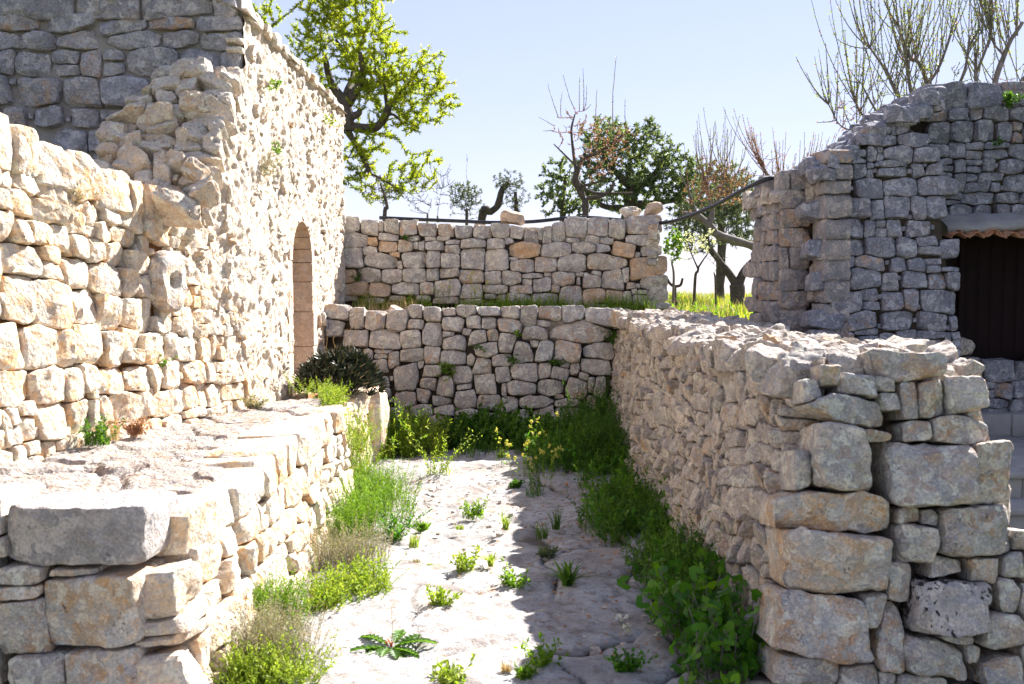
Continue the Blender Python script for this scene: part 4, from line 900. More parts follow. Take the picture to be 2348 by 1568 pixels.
T = [(1065, 1312, 62, 40, 'broad', 'weedy', 'loose yellow-green weed left of the round tuft in mid path'), (1125, 1300, 56, 42, 'rosette', 'weedy', 'round bright green tuft in the middle of the sunlit path'),
     (1182, 1352, 84, 38, 'broad', 'weed', 'spreading green weed at the edge of the wall shadow'), (1010, 1398, 42, 48, 'broad', 'weedy', 'small pale bushy tuft left of centre on the path'),
     (1085, 1188, 70, 36, 'broad', 'weed', 'dark green weed with thin stalks at the far middle of the path'), (1055, 1214, 40, 14, 'grass', 'weedy', 'flat pale tuft just in front of the far dark green weed'),
     (1160, 1215, 30, 52, 'grass', 'weedy', 'upright yellow-green grass on the shadow line of the path'), (1040, 1575, 78, 52, 'broad', 'weedy', 'yellow-green tuft cut by the bottom edge of the picture'),
     (1204, 1560, 44, 26, 'broad', 'weed', 'low green weed at the bottom edge right of centre'), (1160, 1548, 50, 34, 'grass', 'dry', 'dry thin grass beside the low green weed at the bottom'),
     (966, 1218, 26, 14, 'broad', 'weed', 'tiny green weed alone on the far sunlit path'), (905, 1240, 54, 62, 'broad', 'mallow', 'dark leafy weed with tall thin stems at the left path edge'),
     (948, 1256, 50, 40, 'grass', 'weedy', 'pale feathery tuft right of the dark leafy weed'), (955, 1296, 40, 20, 'grass', 'greyweed', 'greyish dry tuft left in the middle of the path'), (985, 1300, 30, 12, 'grass', 'weedy', 'sparse low tuft between the grey tuft and the round tuft'),
     (1302, 1352, 116, 84, 'rosette', 'weeddk', 'large dark rosette of long leaves in the wall shadow'), (1242, 1236, 66, 46, 'grass', 'weeddk', 'dark green grass patch on the shaded rock, farther back'),
     (1276, 1214, 40, 56, 'grass', 'weeddk', 'upright dark tuft right of the shaded grass patch'), (1250, 1276, 60, 16, 'broad', 'evergreen', 'low bluish leaves pressed on the shaded rock'),
     (1245, 1540, 26, 60, 'broad', 'weed', 'thin upright sprig at the bottom of the shadow edge'), (1225, 1140, 90, 36, 'grass', 'weeddk', 'far dark grass clump where the shadow begins'), (1180, 1118, 40, 14, 'broad', 'weeddk', 'flat weed in a crack at the far shadow edge'),
     (1430, 1545, 60, 50, 'broad', 'mallow', 'low leafy weed at the bottom edge under the white flowers')]
for x, y, w_, h, kind, mat, lab in T: tuft(x, y, w_, h, lab, kind, mat)
tuft(222, 1020, 80, 50, 'dark green weed at the foot of the left wall on the platform', 'broad', 'weeddk', z=.76, group=None)
tuft(260, 1010, 60, 60, 'dry grass tuft beside the dark weed on the platform', 'grass', 'dry', z=.76, group=None)
o = tuft(308, 996, 50, 30, 'reddish dry weed at the foot of the left wall', 'broad', 'rust', z=.76, group=None)
tuft(582, 938, 40, 22, 'tiny grey weed where platform and building meet', 'broad', 'greyweed', z=.74, group=None)
# large rosette with a dry stalk and red heart
c = onz(898, 1492); ro = plant('rosette_weed', c, 'large dark toothed rosette with red heart and a dry stalk, in the near sunlit path', 'weed', SP)
b = Buf(); K = 22
for k in range(K):
    a = 2 * np.pi * k / K + RNG.normal(0, .12); L = RNG.uniform(.13, .24); rise = RNG.uniform(.15, .75) if math.sin(a) > -.2 else RNG.uniform(.05, .3); n = 15
    f = np.linspace(0, 1, n); d = np.array([math.cos(a), math.sin(a), 0]); s = np.array([-math.sin(a), math.cos(a), 0])
    cen = c + d * (L * f * (1 - .15 * f))[:, None] + np.array([0, 0, 1.0]) * (L * rise * (f - .75 * f * f) + .006)[:, None]
    wv = .004 + .017 * np.sin(np.pi * np.minimum(1, f * .95 + .03)) * f ** .5 * (1 + .85 * ((np.arange(n) % 2) * 2 - 1)) * RNG.uniform(.6, 1.25)
    Lf = cen + s * wv[:, None] + (0, 0, .010); Rt = cen - s * wv[:, None] + (0, 0, .010)
    V = np.stack([Lf, cen, Rt], 1).reshape(-1, 3); i = np.arange(n * 3).reshape(n, 3)
    b.add(V, np.concatenate([np.stack([i[:-1, 0], i[:-1, 1], i[1:, 1], i[1:, 0]], -1), np.stack([i[:-1, 1], i[:-1, 2], i[1:, 2], i[1:, 1]], -1)]), t=RNG.uniform(.1, .9))
b.build('leaves', M['weeddk'], ro); b = Buf()
for k in range(4): tube(b, [c + (0, 0, .0), c + RNG.normal(0, .012, 3) + (0, 0, .03), c + RNG.normal(0, .014, 3) * (1, 1, 0) + (0, 0, .04)], .0028, 5)
b.build('red_heart', M['redstem'], ro); b = Buf(); top = onz(898, 1492) + (.0, 0, .20); tube(b, [c, c + (.004, 0, .1), top], [.002, .0015, .001], 4)
for k in range(16): p_ = c + (.003, 0, RNG.uniform(.09, .2)); tube(b, [p_, p_ + RNG.normal(0, .028, 3) + (0, 0, .02)], .0008, 3)
b.build('dry_stalk', M['dry'], ro)

# ---- masses of weeds
def mass(name, label, mat, area, n, H, kind='sprig', cat='weeds', extra=None, **kw):
    b = Buf(); P = area(int(n * 1.25)); cl = vnoise(P * 2.6, 61) + .5 * vnoise(P * 7, 62); keep = cl > -.38; P = P[keep]; cl = cl[keep]; hs = np.clip(1 + .75 * cl, .45, 1.7)
    if kind == 'sprig':
        for lo_ in (0, 1, 2, 3):
            k_ = (np.clip(((hs - .45) / 1.25 * 4).astype(int), 0, 3) == lo_)
            if k_.any(): sprigs(b, b, P[k_], H * hs[k_].mean(), **kw)
    else: blades(b, P, H * hs * RNG.uniform(.4, 1.2, len(P)), kw.get('W', .005), kw.get('lean', .45), RNG.random(len(P)))
    if extra: extra(b)
    return tag(b.build(name, M[mat]), label, cat, kind='stuff')
def strip(pts, wid, z=0.0, zr=0.0):          # random points along a ground polyline (display coordinates)
    W = np.array([onz(x, y, z) for x, y in pts]); s = np.r_[0, np.cumsum(np.linalg.norm(np.diff(W, axis=0), axis=1))]
    def f(n):
        q = RNG.uniform(0, s[-1], n); P = np.stack([np.interp(q, s, W[:, k]) for k in range(3)], -1)
        wd = np.interp(q, s, wid); P[:, 0] += RNG.normal(0, 1, n).clip(-1.6, 1.6) * wd * .5; P[:, 1] += RNG.normal(0, .05, n); P[:, 2] += RNG.uniform(0, 1, n) * zr; return P
    return f
HB = []
mass('feathery_weeds', 'bright feathery green weeds growing along the foot of the platform', 'weed', strip([(800, 1120), (840, 1150), (850, 1190), (830, 1230), (770, 1260)], [.12, .30, .36, .28, .14]), 900, .20, nl=22, L=.022, W=.005, lean=.6)
mass('feathery_weeds', 'bright green weeds filling the gap at the far end of the platform', 'weedy', strip([(780, 1085), (800, 1110), (820, 1150)], [.12, .16, .2], zr=.45), 420, .16, nl=20, L=.022, W=.005, lean=.6)
mass('hanging_weeds', 'green weeds hanging over the far edge of the platform', 'weedy', strip([(690, 905), (720, 905), (755, 915), (765, 935)], [.12, .12, .12, .08], z=.72), 200, .11, nl=18, L=.022, W=.005, lean=.9)
mass('trailing_weeds', 'yellow-green weeds trailing down beside the planter', 'weedy', lambda n: np.stack([RNG.uniform(-1.30, -1.20, n), RNG.uniform(6.9, 7.25, n), RNG.uniform(.05, .72, n)], -1), 260, .12, nl=18, L=.02, W=.005, lean=1.2, droop=.4)
mass('pinkish_weeds', 'grey-green wiry weeds with pinkish seed heads beside the path', 'greyweed', strip([(730, 1290), (780, 1320), (810, 1290), (850, 1300)], [.15, .25, .25, .12]), 330, .19, nl=16, L=.014, W=.004, lean=.35, bare=.3, sr=.0009)
mass('yellow_weeds', 'yellow-green leafy weeds under the pinkish seed heads', 'weedy', strip([(700, 1410), (760, 1385), (800, 1370), (835, 1330)], [.14, .22, .24, .14]), 330, .11, nl=16, L=.02, W=.008, lean=.8)
mass('wiry_weeds', 'wiry olive weeds at the near foot of the platform', 'greyweed', strip([(505, 1560), (560, 1540), (610, 1560), (640, 1500)], [.12, .25, .25, .12]), 420, .17, nl=18, L=.015, W=.004, lean=.35, sr=.0009)
mass('fern_weeds', 'bright ferny weeds in the near clump at the foot of the platform', 'weed', strip([(560, 1480), (600, 1450), (640, 1450)], [.12, .2, .16]), 360, .21, nl=24, L=.02, W=.005, lean=.5)
mass('low_weeds', 'low yellow-green weeds at the bottom edge left of the path', 'weedy', strip([(500, 1590), (570, 1590), (640, 1580)], [.12, .3, .15]), 340, .10, nl=16, L=.018, W=.007, lean=.9)
def fl(name, lab, pts, r, mat, grp=None, stem=.0, cat='flower'):
    for k, (x, y, Y) in enumerate(pts):
        q = at(x, y, Y); root = plant(name, (q[0], q[1], max(0, q[2] - stem)), lab[k] if isinstance(lab, list) else lab, cat, grp); b = Buf(); petals(b, [q], r, 14); b.build('petals', M[mat], root); b = Buf()
        tube(b, [(q[0] + .01, q[1], max(0.0, q[2] - stem)), q], .0015, 4); b.build('stem', M['weed'], root)
fl('pink_flower', ['pink flower head in the near weed clump at the left', 'pink flower head on the small plant at the path edge', 'pink flower over the wiry weeds against the platform stones', 'pink flower at the left fringe of the yellow weeds'], [(567, 1445, 4.3), (885, 1322, 5.2), (497, 1412, 4.0), (676, 1385, 4.7)], .012, 'rose', 'pink flowers among the weeds', .1)
# shaded side
def strip_r(n):          # between the left fringe of the shadow weeds and the right wall
    y = 4.3 + (9.6 - 4.3) * RNG.random(n) ** .8; fr_x = np.interp(y, [4.3, 5.2, 5.9, 6.8, 7.6, 8.6, 9.6], [.80, .66, .58, .30, .12, -.02, .1]); x = fr_x + (1.02 - fr_x) * RNG.random(n) ** .75
    return np.stack([x, y, 0 * x], -1)
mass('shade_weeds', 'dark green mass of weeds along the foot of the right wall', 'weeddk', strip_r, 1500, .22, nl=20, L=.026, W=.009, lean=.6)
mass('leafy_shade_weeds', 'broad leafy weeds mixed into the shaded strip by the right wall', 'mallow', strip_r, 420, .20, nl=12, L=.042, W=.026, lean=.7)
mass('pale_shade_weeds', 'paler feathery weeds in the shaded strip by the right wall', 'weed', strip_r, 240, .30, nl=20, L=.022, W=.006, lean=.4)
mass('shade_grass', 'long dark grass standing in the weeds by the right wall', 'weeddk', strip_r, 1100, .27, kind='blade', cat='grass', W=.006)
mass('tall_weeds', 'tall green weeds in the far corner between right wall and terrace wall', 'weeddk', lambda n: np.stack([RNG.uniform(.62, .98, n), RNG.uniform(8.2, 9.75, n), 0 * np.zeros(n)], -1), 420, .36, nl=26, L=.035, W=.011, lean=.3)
def backx(a, b_, y0, y1): return lambda n: np.stack([RNG.uniform(a, b_, n), RNG.uniform(y0, y1, n), np.zeros(n)], -1)
mass('back_weeds', 'dark leafy weeds along the foot of the lower terrace wall', 'weeddk', backx(-.62, .6, 9.35, 9.85), 420, .24, nl=16, L=.05, W=.032, lean=.5)
mass('back_grass', 'dark grass along the foot of the lower terrace wall', 'weeddk', backx(-.5, .7, 8.9, 9.7), 900, .22, kind='blade', cat='grass', W=.007)
mass('sunny_weeds', 'sunlit yellow-green weeds in front of the terrace wall at the left', 'weedy', backx(-1.2, -.62, 8.7, 9.5), 300, .20, nl=22, L=.035, W=.014, lean=.35)
mass('sunny_weeds', 'bright weeds in the sun at the corner of the planter', 'weed', backx(-1.32, -.9, 8.9, 9.6), 150, .24, nl=20, L=.032, W=.014, lean=.5)
tuft(1008, 1092, 74, 90, 'sunlit nettle-like weed alone at the far left of the path', 'broad', 'weedy'); tuft(880, 1010, 56, 84, 'leafy green weed hanging beside the planter boulder', 'broad', 'weed')
tuft(1150, 1055, 40, 40, 'pale grass blades in front of the dark weeds at the back', 'grass', 'weedy')
# yellow flowered stalks
b = Buf(); sb = Buf(); hd = []
yr = [plant('yellow_mustard', onz(x, y), lab, 'flower', 'yellow flowered stalks in the shade') for x, y, lab in ((1152, 1075, 'leftmost pale yellow flowered stalk before the terrace wall'), (1225, 1080, 'tallest cluster of pale yellow flowers before the terrace wall'), (1205, 1095, 'low pale yellow flower stalk nearest the sunlit rock'), (1262, 1100, 'pale yellow flowers nearest the right wall'))]
for k, (r_, (x, y, dy, n)) in enumerate(zip(yr, ((1152, 1075, 78, 5), (1225, 1080, 95, 9), (1205, 1095, 60, 8), (1265, 1105, 90, 8)))):
    b = Buf(); sb = Buf(); hd = []; c = onz(x, y); sprigs(sb, sb, disk(c, .12, .1, n), dy * c[1] / FPX, nl=8, L=.03, W=.012, lean=.25, head=hd); sb.build('stalks', M['weed'], r_)
    for h_ in hd: b = Buf(); petals(b, [h_, h_ - (0, 0, .02) + RNG.normal(0, .01, 3)], .013, 14); b.build('flower_head', M['yellow'], r_)
fl('white_flower', ['white flower head, uppermost of the ones below the right weeds', 'white flower head at the far left of the white blooms', 'white flower head just under the leftmost white bloom', 'white flower head nearest the broad-leaved plant', 'lowest white flower head near the bottom edge'], [(1490, 1395, 4.6), (1423, 1420, 4.5), (1436, 1440, 4.5), (1508, 1462, 4.4), (1414, 1505, 4.3)], .024, 'white', 'white flower heads near the right wall', .16)
fl('orange_flower', ['small orange flower in the weeds, the one high up against the right wall', 'small orange flower in the weeds at mid depth', 'small orange flower low on the shaded rock'], [(1447, 1135, 7.0), (1300, 1108, 7.4), (1235, 1205, 6.6)], .012, 'orangep', 'orange flowers in the shade', .1)
# broad-leaved plant in the right foreground
ML = plant('broad_leaved_plant', (.95, 4.25, 0), 'broad-leaved green plant growing against the near right wall', 'plant'); b = Buf(); sb = Buf()
def lobed(buf, c, d, s, t):
    d = d / np.linalg.norm(d); s1 = np.cross(d, RNG.normal(size=3)); s1 /= np.linalg.norm(s1); up = np.cross(s1, d); k = 23; a = np.linspace(-2.6, 2.6, k); r = s * (.62 + .38 * np.abs(np.cos(a * 1.45)) ** .7 + RNG.normal(0, .05, k))
    V = np.vstack([c[None], c + (np.cos(a) * r)[:, None] * d + (np.sin(a) * r)[:, None] * s1 + (.18 * r * np.cos(a * 3))[:, None] * up * .5])
    buf.add(V, None, [(0, i + 1, i + 2) for i in range(k - 1)], t)
for k in range(95):
    p0 = np.array([RNG.uniform(.70, 1.02), RNG.uniform(3.75, 4.75), 0]); h = RNG.uniform(.1, .36) if p0[1] < 4.4 else RNG.uniform(.1, .28); e = p0 + (RNG.normal(-.04, .08), RNG.normal(-.05, .08), h); mdl = (p0 + e) / 2 + RNG.normal(0, .02, 3)
    pts = spline([p0, mdl, e], 5); tube(sb, pts, np.linspace(.0035, .0018, len(pts)), 5)
    for j in range(9):
        q = pts[RNG.integers(3, len(pts))]; dd_ = RNG.normal(size=3) + (0, 0, .4); dd_ /= np.linalg.norm(dd_); L = RNG.uniform(.02, .06); tube(sb, [q, q + dd_ * L], .0012, 4); lobed(b, q + dd_ * L, dd_ + RNG.normal(0, .4, 3), RNG.uniform(.020, .040), RNG.random())
b.build('leaves', M['mallow'], ML); sb.build('stems', M['barkgrey'], ML)
# spiky dark succulent in the planter, with dry stalks
ag = plant('spiky_bush', (-1.52, 8.55, .62), 'dark spiky succulent bush in the planter with dry stalks above it', 'bush'); b = Buf()
for k in range(420):
    u = RNG.random(2); a = 2 * np.pi * u[0]; r = math.sqrt(u[1]); c = np.array([-1.47 + .33 * r * math.cos(a), 8.45 + .45 * r * math.sin(a), .66 + .36 * math.sqrt(max(0, 1 - r * r)) * RNG.uniform(.5, 1)])
    n = 12; D = np.stack([RNG.normal(0, 1, n) + (c[0] + 1.5) * 2, RNG.normal(0, 1, n), RNG.uniform(.1, 1.8, n)], -1); leaves(b, np.repeat(c[None], n, 0), D, RNG.uniform(.06, .12, n), .017, RNG.random(n) ** 1.6 , fold=.5)
b.build('leaves', M['aloe'], ag); b = Buf()
for x0, x1, y0, y1 in ((745, 738, 880, 740), (720, 752, 880, 760), (790, 830, 790, 725), (800, 815, 800, 710), (868, 878, 840, 740), (740, 700, 850, 830), (770, 795, 800, 755)):
    p, q = at(x0, y0, 8.5), at(x1, y1, 8.5); pts = spline([p, (p + q) / 2 + RNG.normal(0, .03, 3), q, q + (RNG.normal(0, .03), 0, -.02)], 6); tube(b, pts, np.linspace(.003, .0012, len(pts)), 4)
b.build('dry_stalks', M['dry'], ag)
# plants growing out of the masonry
def sprout(px, py, P, Nn, r, n, lab, mat='weed', L=.03, W=.014, h=.1, name='wall_plant'):
    q = on(px, py, np.array(P, float), np.array(Nn, float)) + np.array(Nn) * .03; root = plant(name, q, lab, 'plant', 'plants rooted in the masonry'); b = Buf(); sprigs(b, b, q + RNG.normal(0, r * .5, (n, 3)) * (1, .4, 1), h, nl=14, L=L, W=W, lean=1.3, droop=.5); b.build('leaves', M[mat], root)
UPn = ((0, 11.38, 1.3), (0, -1, 0)); LOn = ((0, 9.98, .6), (0, -1, .0)); FAn = ((-1.88, 9, 2), (1, 0, 0)); DWn = (fd.O, fd.N)
for px, py, PN, r, n, lab, mat in ((822, 640, UPn, .05, 16, 'green sprout low in the left part of the upper terrace wall', 'weeddk'), (933, 546, UPn, .04, 12, 'green sprout under the coping of the upper terrace wall', 'weeddk'), (1025, 850, LOn, .07, 30, 'largest green cushion in the left half of the lower terrace wall', 'weed'), (1175, 828, LOn, .05, 18, 'green cushion in the middle of the lower terrace wall', 'weeddk'), (1272, 832, LOn, .05, 20, 'green cushion right of the middle one in the lower terrace wall', 'weeddk'), (1405, 775, LOn, .07, 26, 'green tuft under the coping beside the right wall', 'weeddk'), (1095, 800, LOn, .04, 12, 'small sprout left of centre in the lower terrace wall', 'weeddk'), (1185, 765, LOn, .035, 12, 'small sprout just under the coping in the middle', 'weed'), (617, 195, FAn, .05, 16, 'highest green sprout on the sunlit facade near the gable corner', 'weed'), (628, 345, FAn, .04, 12, 'green sprout on the facade above the dry brown tuft', 'weed'), (750, 280, FAn, .06, 16, 'sprout near the far end of the facade', 'weedy')):
    sprout(px, py, *PN, r, n, lab, mat, L=.02, W=.010, h=.06)
sprout(602, 385, *FAn, .09, 60, 'dry brown tuft on the upper facade', 'greyweed', L=.02, W=.005, h=.09); sprout(160, 450, *DWn, .05, 26, 'grey-green tuft high in the left wall', 'greyweed', L=.016, W=.006, h=.07); sprout(365, 835, *DWn, .03, 14, 'small green sprout low in the left wall near the platform', 'weed', L=.014, W=.006, h=.05)
sprout(2310, 235, (0, 8.85, 3), (0, -1, 0), .06, 30, 'dark green tuft under the parapet stones of the trullo', 'weeddk', L=.03, W=.012, h=.09); sprout(2285, 330, (0, 8.9, 3), (0, -1, 0), .03, 12, 'small dark sprout in the upper trullo wall', 'weeddk', L=.02, W=.01, h=.05)
# grass on the rubble heap and on the terrace ledge
q = at(428, 205, 6.95); root = plant('grass_tuft', q, 'grass tuft growing on top of the rubble heap', 'grass'); b = Buf(); blades(b, disk(q - (0, 0, .02), .07, .05, 80), RNG.uniform(.06, .16, 80), .005, .6, RNG.random(80)); b.build('blades', M['weedy'], root)
b = Buf(); tube(b, spline([q + (.0, -.03, -.04)] + [q + (RNG.normal(0, .03), -.04, RNG.uniform(-.1, .0)) for _ in range(9)], 5), .006, 4); b.build('dry_roots', M['twigred'], root)
def ledge(n): return np.stack([np.where(RNG.random(n) < .7, RNG.uniform(-1.8, 1.6, n), RNG.normal(-.2, .3, n)), RNG.uniform(11.0, 11.36, n), np.full(n, 1.29)], -1)
mass('ledge_grass', 'green grass on the ledge between the two terrace walls', 'weed', ledge, 1500, .16, kind='blade', cat='grass', W=.006); mass('ledge_weeds', 'weeds on the ledge between the two terrace walls', 'weedy', ledge, 200, .15, nl=12, L=.03, W=.01)
mass('ledge_dry_grass', 'dry brown grass at the left end of the ledge', 'dry', lambda n: np.stack([RNG.uniform(-1.8, -1.0, n), RNG.uniform(10.6, 11.3, n), np.full(n, 1.27)], -1), 340, .14, kind='blade', cat='grass', W=.005)
mass('wall_top_grass', 'sparse pale grass on top of the upper terrace wall', 'weedy', lambda n: np.stack([RNG.uniform(-1.9, -.3, n), RNG.uniform(11.55, 11.9, n), np.full(n, 2.2)], -1), 420, .10, kind='blade', cat='grass', W=.004)
hd = []; root = plant('yellow_mustard', at(1080, 695, 11.2), 'yellow-green flowering stalks on the ledge before the upper terrace wall', 'flower'); b = Buf(); sb = Buf(); sprigs(sb, sb, disk(at(1090, 700, 11.2), .12, .05, 7), .32, nl=9, L=.03, W=.012, lean=.2, head=hd); sprigs(sb, sb, disk(at(1020, 700, 11.2), .10, .05, 5), .28, nl=9, L=.03, W=.012, lean=.2, head=hd); sb.build('stalks', M['weedy'], root)
for h_ in hd: b = Buf(); petals(b, [h_], .014, 12); b.build('flower_head', M['yellow'], root)
# meadow behind
def meadow(n):
    y = 10.6 + 14 * RNG.random(n) ** 1.3; x = np.where(RNG.random(n) < .75, y * RNG.uniform(.13, .27, n), RNG.uniform(-6, 8, n)); x = np.where(y < 12.1, np.maximum(x, 1.85), x)
    return np.stack([x, y, hfield(x, y) - .01], -1)
mass('meadow_grass', 'sunlit green and yellow meadow grass beyond the walls', 'grassfar', meadow, 9000, .17, kind='blade', cat='grass', W=.010)
mass('dry_meadow_grass', 'dry straw and seed heads standing in the meadow', 'dry', meadow, 1500, .22, kind='blade', cat='grass', W=.008)
mass('meadow_herbs', 'leafy herbs in the near meadow', 'weed', lambda n: (lambda P: P[P[:, 1] < 14])(meadow(n)), 700, .16, nl=10, L=.05, W=.022, lean=.6)

# ------------------------------------------------------------------ trees
DENS, LEAFD = 1.9, 1.9
class Tree:
    def __init__(s, name, label, cat, Y, base, group=None, seed=1, z0=None):
        s.Y = Y; s.rng = np.random.default_rng(seed); s.skel = []; s.tb = Buf(); s.bb = Buf(); s.groups = {}
        p = at(base[0], base[1], Y); g = float(hfield(np.array([p[0]]), np.array([Y]))[0]); s.base = np.array([p[0], Y, g if z0 is None else z0]); s.root = thing(name, s.base, label, cat, group)
    def limb(s, pts, r0, r1, rough=.15, k=9, ground=False):
        P = [at(q[0], q[1], s.Y + (q[2] if len(q) > 2 else 0)) for q in pts]
        if ground: P = [s.base - (0, 0, .1)] + P
        P = spline(P, 6); n = len(P); L = np.linalg.norm(P[-1] - P[0]); P = P + (vnoise(P * 6, 3) * .0)[:, None] + .02 * rough * 5 * np.stack([vnoise(P * 5, 1), vnoise(P * 5, 2), vnoise(P * 5, 3)], -1) * min(1, r0 * 8)
        r = np.linspace(r0, r1, n) * (1 + rough * vnoise(P * 9, 4)); tube(s.tb, P, r, k); s.skel += list(P[n // 3:]); return P
    def shoots(s, c, rx, ry, n, r0=.008, up=.5, lv=None, dep=.8, grow=True, maxl=1.4, lift=.25, jit=.03, side=0):
        """shoots ending inside an ellipse given in display coordinates; lv = list of (group, per metre, length, width, from, spread)"""
        rg = s.rng; sc = s.Y / FPX; C = at(c[0], c[1], s.Y); rx *= sc; ry *= sc; tips = []
        if n > 3: n = int(n * DENS)
        for _ in range(n):
            d = rg.normal(size=3); d /= np.linalg.norm(d); q = rg.random() ** .45; tips.append(C + d * q * (rx, rx * dep, ry))
        sk = np.array(s.skel); tips.sort(key=lambda t_: np.min(np.linalg.norm(sk - t_, axis=1)))
        for t_ in tips:
            sk = np.array(s.skel[-1500:]) if len(s.skel) > 1500 else np.array(s.skel); dlt = t_ - sk; D = np.linalg.norm(dlt, axis=1); cost = D + np.where(dlt[:, 2] < 0, -dlt[:, 2] * 2 * up, 0) + np.abs(np.hypot(dlt[:, 0], dlt[:, 1])) * up * .7; a = sk[np.argmin(cost)]
            L = np.linalg.norm(t_ - a)
            if L > maxl: a = t_ - (t_ - a) / L * maxl if False else a
            m_ = a + (t_ - a) * (.55, .55, .35 if up > .3 else .5) + rg.normal(0, .06, 3) * L; m_[2] -= lift * .2 * L * up
            f = np.linspace(0, 1, 8)[:, None]; P = a * (1 - f) ** 2 + m_ * 2 * f * (1 - f) + t_ * f ** 2; P += rg.normal(0, jit * .15, P.shape) * L
            tube(s.bb, P, np.linspace(min(.02, r0 * (.75 + L * .5)), r0 * .45, 8), 4, cap=False)
            if grow: s.skel += list(P[2:7])
            for _s in range(side):
                i0 = rg.integers(2, 7); e = P[i0] + rg.normal(0, .12, 3) * (1, 1, .6) + (0, 0, .08); tube(s.bb, [P[i0], (P[i0] + e) / 2 + rg.normal(0, .01, 3), e], [r0 * .4, r0 * .3, r0 * .2], 3, cap=False); s.put([P[i0], e], lv, .18)
            s.put(P, lv, L)
    def wands(s, n, x0, x1, y0, y1, L0, L1, lv, r0=.008, lean=.35, ymax=None):
        """long straight shoots rising from the limbs inside a display-coordinate window"""
        rg = s.rng; A = at(x0, y1, s.Y); B = at(x1, y0, s.Y); sk = np.array(s.skel); ok = sk[(sk[:, 0] > A[0]) & (sk[:, 0] < B[0]) & (sk[:, 2] > A[2]) & (sk[:, 2] < B[2])]
        if not len(ok): return
        cx = (A[0] + B[0]) / 2; hw = (B[0] - A[0]) / 2 + 1e-3
        for _ in range(n):
            a = ok[rg.integers(len(ok))] + rg.normal(0, .02, 3); L = rg.uniform(L0, L1); k = (a[0] - cx) / hw; side = np.array([k * lean + rg.normal(0, .16), rg.normal(0, .25), 0])
            e = a + side * L + (0, 0, L); m_ = a + side * L * .72 + (0, 0, L * .42); f = np.linspace(0, 1, 8)[:, None]; P = a * (1 - f) ** 2 + m_ * 2 * f * (1 - f) + e * f ** 2
            tube(s.bb, P, np.linspace(r0, r0 * .4, 8), 4, cap=False); s.put(P, lv, L)
            if rg.random() < .6:
                i0 = rg.integers(2, 5); q = P[i0] + (rg.normal(0, .10), rg.normal(0, .1), L * rg.uniform(.2, .4)); Q = spline([P[i0], (P[i0] + q) / 2 + (rg.normal(0, .02), 0, -.02), q], 3); tube(s.bb, Q, np.linspace(r0 * .6, r0 * .35, len(Q)), 3, cap=False); s.put(Q, lv, L * .35)
    def put(s, P, lv, L):
        rg = s.rng; P = np.asarray(P); m = len(P)
        for g, per, ll, ww, fr, sp in (lv or ()):
            k = rg.poisson(max(.0, per * L * LEAFD))
            if not k: continue
            f = fr + (1 - fr) * rg.random(k); i = f * (m - 1); X = np.stack([np.interp(i, np.arange(m), P[:, c]) for c in range(3)], -1)
            D = rg.normal(size=(k, 3)) * sp + unit(P[-1] - P[0]) + (0, 0, .2)
            leaves(s.groups.setdefault(g, Buf()), X, D, ll * rg.uniform(.6, 1.2, k), ww * rg.uniform(.7, 1.2, k), np.clip(rg.random() * .6 + rg.random(k) * .4, 0, 1), rng=rg)
    def done(s, bark='bark', twig='bark', names=None):
        if s.tb.n: s.tb.build('trunk', M[bark], s.root)
        if s.bb.n: s.bb.build('branches', M[twig], s.root)
        for g, b in s.groups.items(): b.build((names or {}).get(g, 'foliage'), M[g], s.root)

# bright almond tree behind the building
t = Tree('almond_tree', 'big bright yellow-green almond tree in leaf rising behind the building', 'tree', 14.5, (800, 520), seed=3)
t.limb([(755, 420), (766, 330), (784, 260), (796, 222)], .12, .09, ground=True); t.limb([(798, 300), (790, 240), (760, 190, .2), (745, 130, .2)], .10, .04); t.limb([(795, 240), (830, 180), (826, 120, -.3)], .08, .03); t.limb([(795, 215), (810, 160, .5), (770, 90, .4)], .06, .02)
t.limb([(796, 288), (840, 295), (868, 288), (886, 262), (892, 236)], .075, .055); t.limb([(888, 250), (882, 200), (880, 150)], .03, .012); t.limb([(890, 245), (930, 200), (960, 160)], .03, .01); t.limb([(880, 270), (900, 262), (925, 280), (960, 290)], .025, .01)
t.limb([(792, 270), (820, 262), (826, 250)], .06, .04); t.limb([(796, 300), (815, 330), (838, 372), (850, 400)], .05, .035); t.limb([(848, 398), (880, 412), (905, 430), (925, 452)], .022, .01); t.limb([(845, 385), (830, 400), (815, 395)], .03, .015)
LV = [('leafA', 135, .062, .016, .08, .85)]
for c, rx, ry, n in (((790, 60), 110, 100, 130), ((700, 110), 55, 80, 42), ((860, 120), 90, 90, 105), ((950, 170), 85, 75, 75), ((1000, 230), 62, 55, 38), ((930, 270), 90, 55, 45), ((860, 330), 70, 50, 34), ((760, 20), 60, 50, 40), ((900, 220), 90, 70, 50), ((820, 390), 50, 60, 34), ((950, 390), 75, 60, 40), ((880, 440), 50, 40, 20), ((800, -60), 140, 80, 60), ((615, 20), 35, 55, 22), ((830, 190), 70, 60, 40), ((720, 190), 50, 50, 22)):
    t.shoots(c, rx, ry, n, .007, .6, LV, dep=.9)
t.done()
